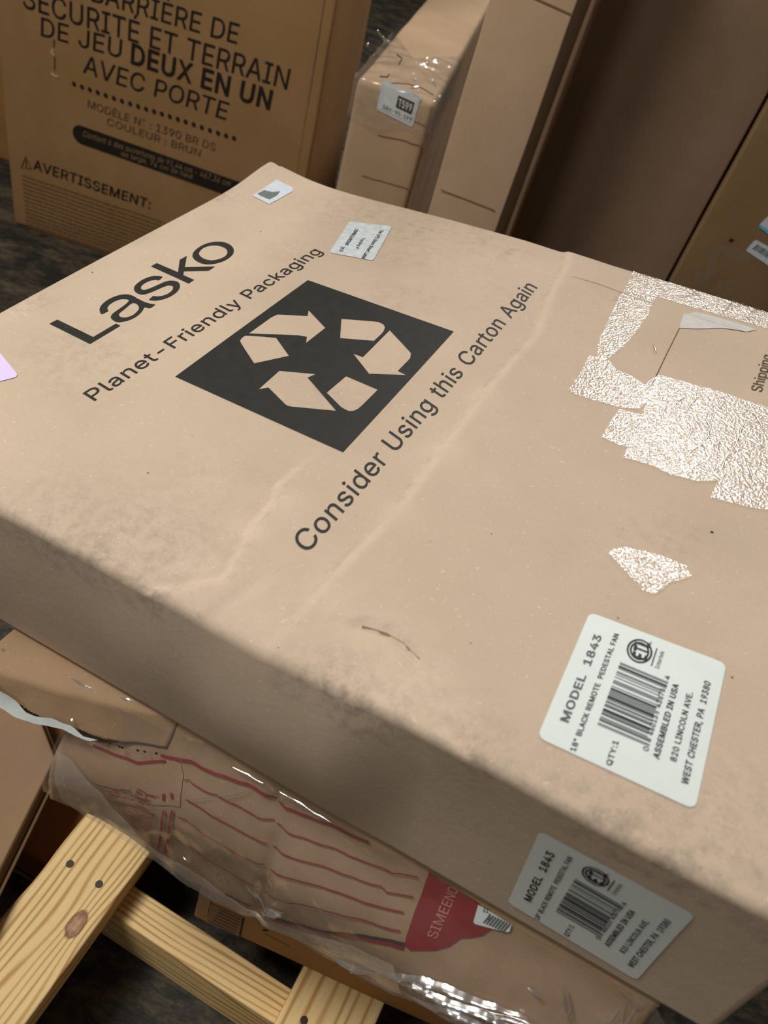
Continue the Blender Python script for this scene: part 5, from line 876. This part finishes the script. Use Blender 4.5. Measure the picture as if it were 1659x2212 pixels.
ridge_tube('film_wrinkles', fb, M['ridge'], [[(0.0148,0.6944),(0.0231,0.6885),(0.0322,0.6852),(0.041,0.683)],[(0.0043,0.6685),(0.0069,0.6753)],[(0.0953,0.6722),(0.1017,0.6766)],[(0.0832,0.6345),(0.0994,0.6427)],[(0.1112,0.6558),(0.1211,0.6461)],[(0.095,0.633),(0.0982,0.6346)],[(0.0182,0.6628),(0.0201,0.6603)],[(0.0856,0.6467),(0.0906,0.6489)]], fbf, .006, .0028)['kind'] = 'stuff'

tb, tbf = carton('tall narrow pinkish-tan carton between the film-topped carton and the wide dark one', (-0.0644,1.1686,0), math.radians(-10), .107, .12, 1.05, M['tall'], r=.003, bulge=.001, step=.05)
decal('score_line', tb, M['crease'], stroke([(0.0264,0.8212),(0.1063,0.8169)], .0018), tbf, .0016)
decal('score_line', tb, M['crease'], stroke([(0.0102,0.5569),(0.0961,0.5593)], .0016), tbf, .0020)
db, dbf = carton('wide dark-brown carton standing behind the far edge of the fan carton', (.074, 1.30, 0), 0, .266, .40, 1.10, M['dark'], r=.004, bulge=.001)
rb, rbf = carton('brown carton at the far right edge with two small labels and tape marks', (.3445, 1.292, 0), 0, .62, .40, 1.0, M['right'], r=.004, bulge=.001)
l1 = sticker('blue_edged_label', rb, M['bluewhite'], [(0.0792,0.6096),(0.0849,0.629),(0.1401,0.6159),(0.1386,0.588)], rbf, .001, .003, label='white label with a light blue edge')
decal('blue_edge', l1, M['cyan'], fill([[(0.0804,0.6077),(0.0803,0.6115),(0.1375,0.5972),(0.1386,0.588)]], .03), rbf, .0016)
l2 = sticker('barcode_label', rb, M['bluewhite'], [(0.0826,0.5676),(0.0867,0.5881),(0.1615,0.576),(0.1635,0.548)], rbf, .001, .004, label='white barcode label')
q = []
(x0, z0), (x1, z1) = [(0.0916,0.5732),(0.1382,0.5637)]
for k in range(12):
    cx, cz = x0+(x1-x0)*k/12, z0+(z1-z0)*k/12; q += stroke([(cx, cz), (cx+.0035, cz+.009)], .0014+.001*(k % 3 == 0))
decal('barcode', l2, M['printmid'], q, rbf, .0016)
for pl in [[(0.0518,0.4993),(0.0397,0.5288),(0.0377,0.5567),(0.0476,0.5626),(0.0517,0.5413),(0.0606,0.5153)],[(0.0463,0.5622),(0.0783,0.5669),(0.0971,0.5573),(0.0986,0.5414),(0.0803,0.5432),(0.0544,0.5504)],[(0.028,0.5095),(0.052,0.5164),(0.0605,0.4938),(0.0417,0.4913)],[(0.0696,0.5091),(0.0964,0.518),(0.1008,0.4893),(0.0785,0.4829)]]: decal('tape_strip', rb, M['tapeflat'], fill([ragged(pl, .001)], .02), rbf, .0009)
decal('dark_speck', rb, M['speck'], fill([ragged([(0.0504,0.574),(0.0528,0.5779),(0.0587,0.5769),(0.0555,0.5718)], .001, .001)], .02), rbf, .001)
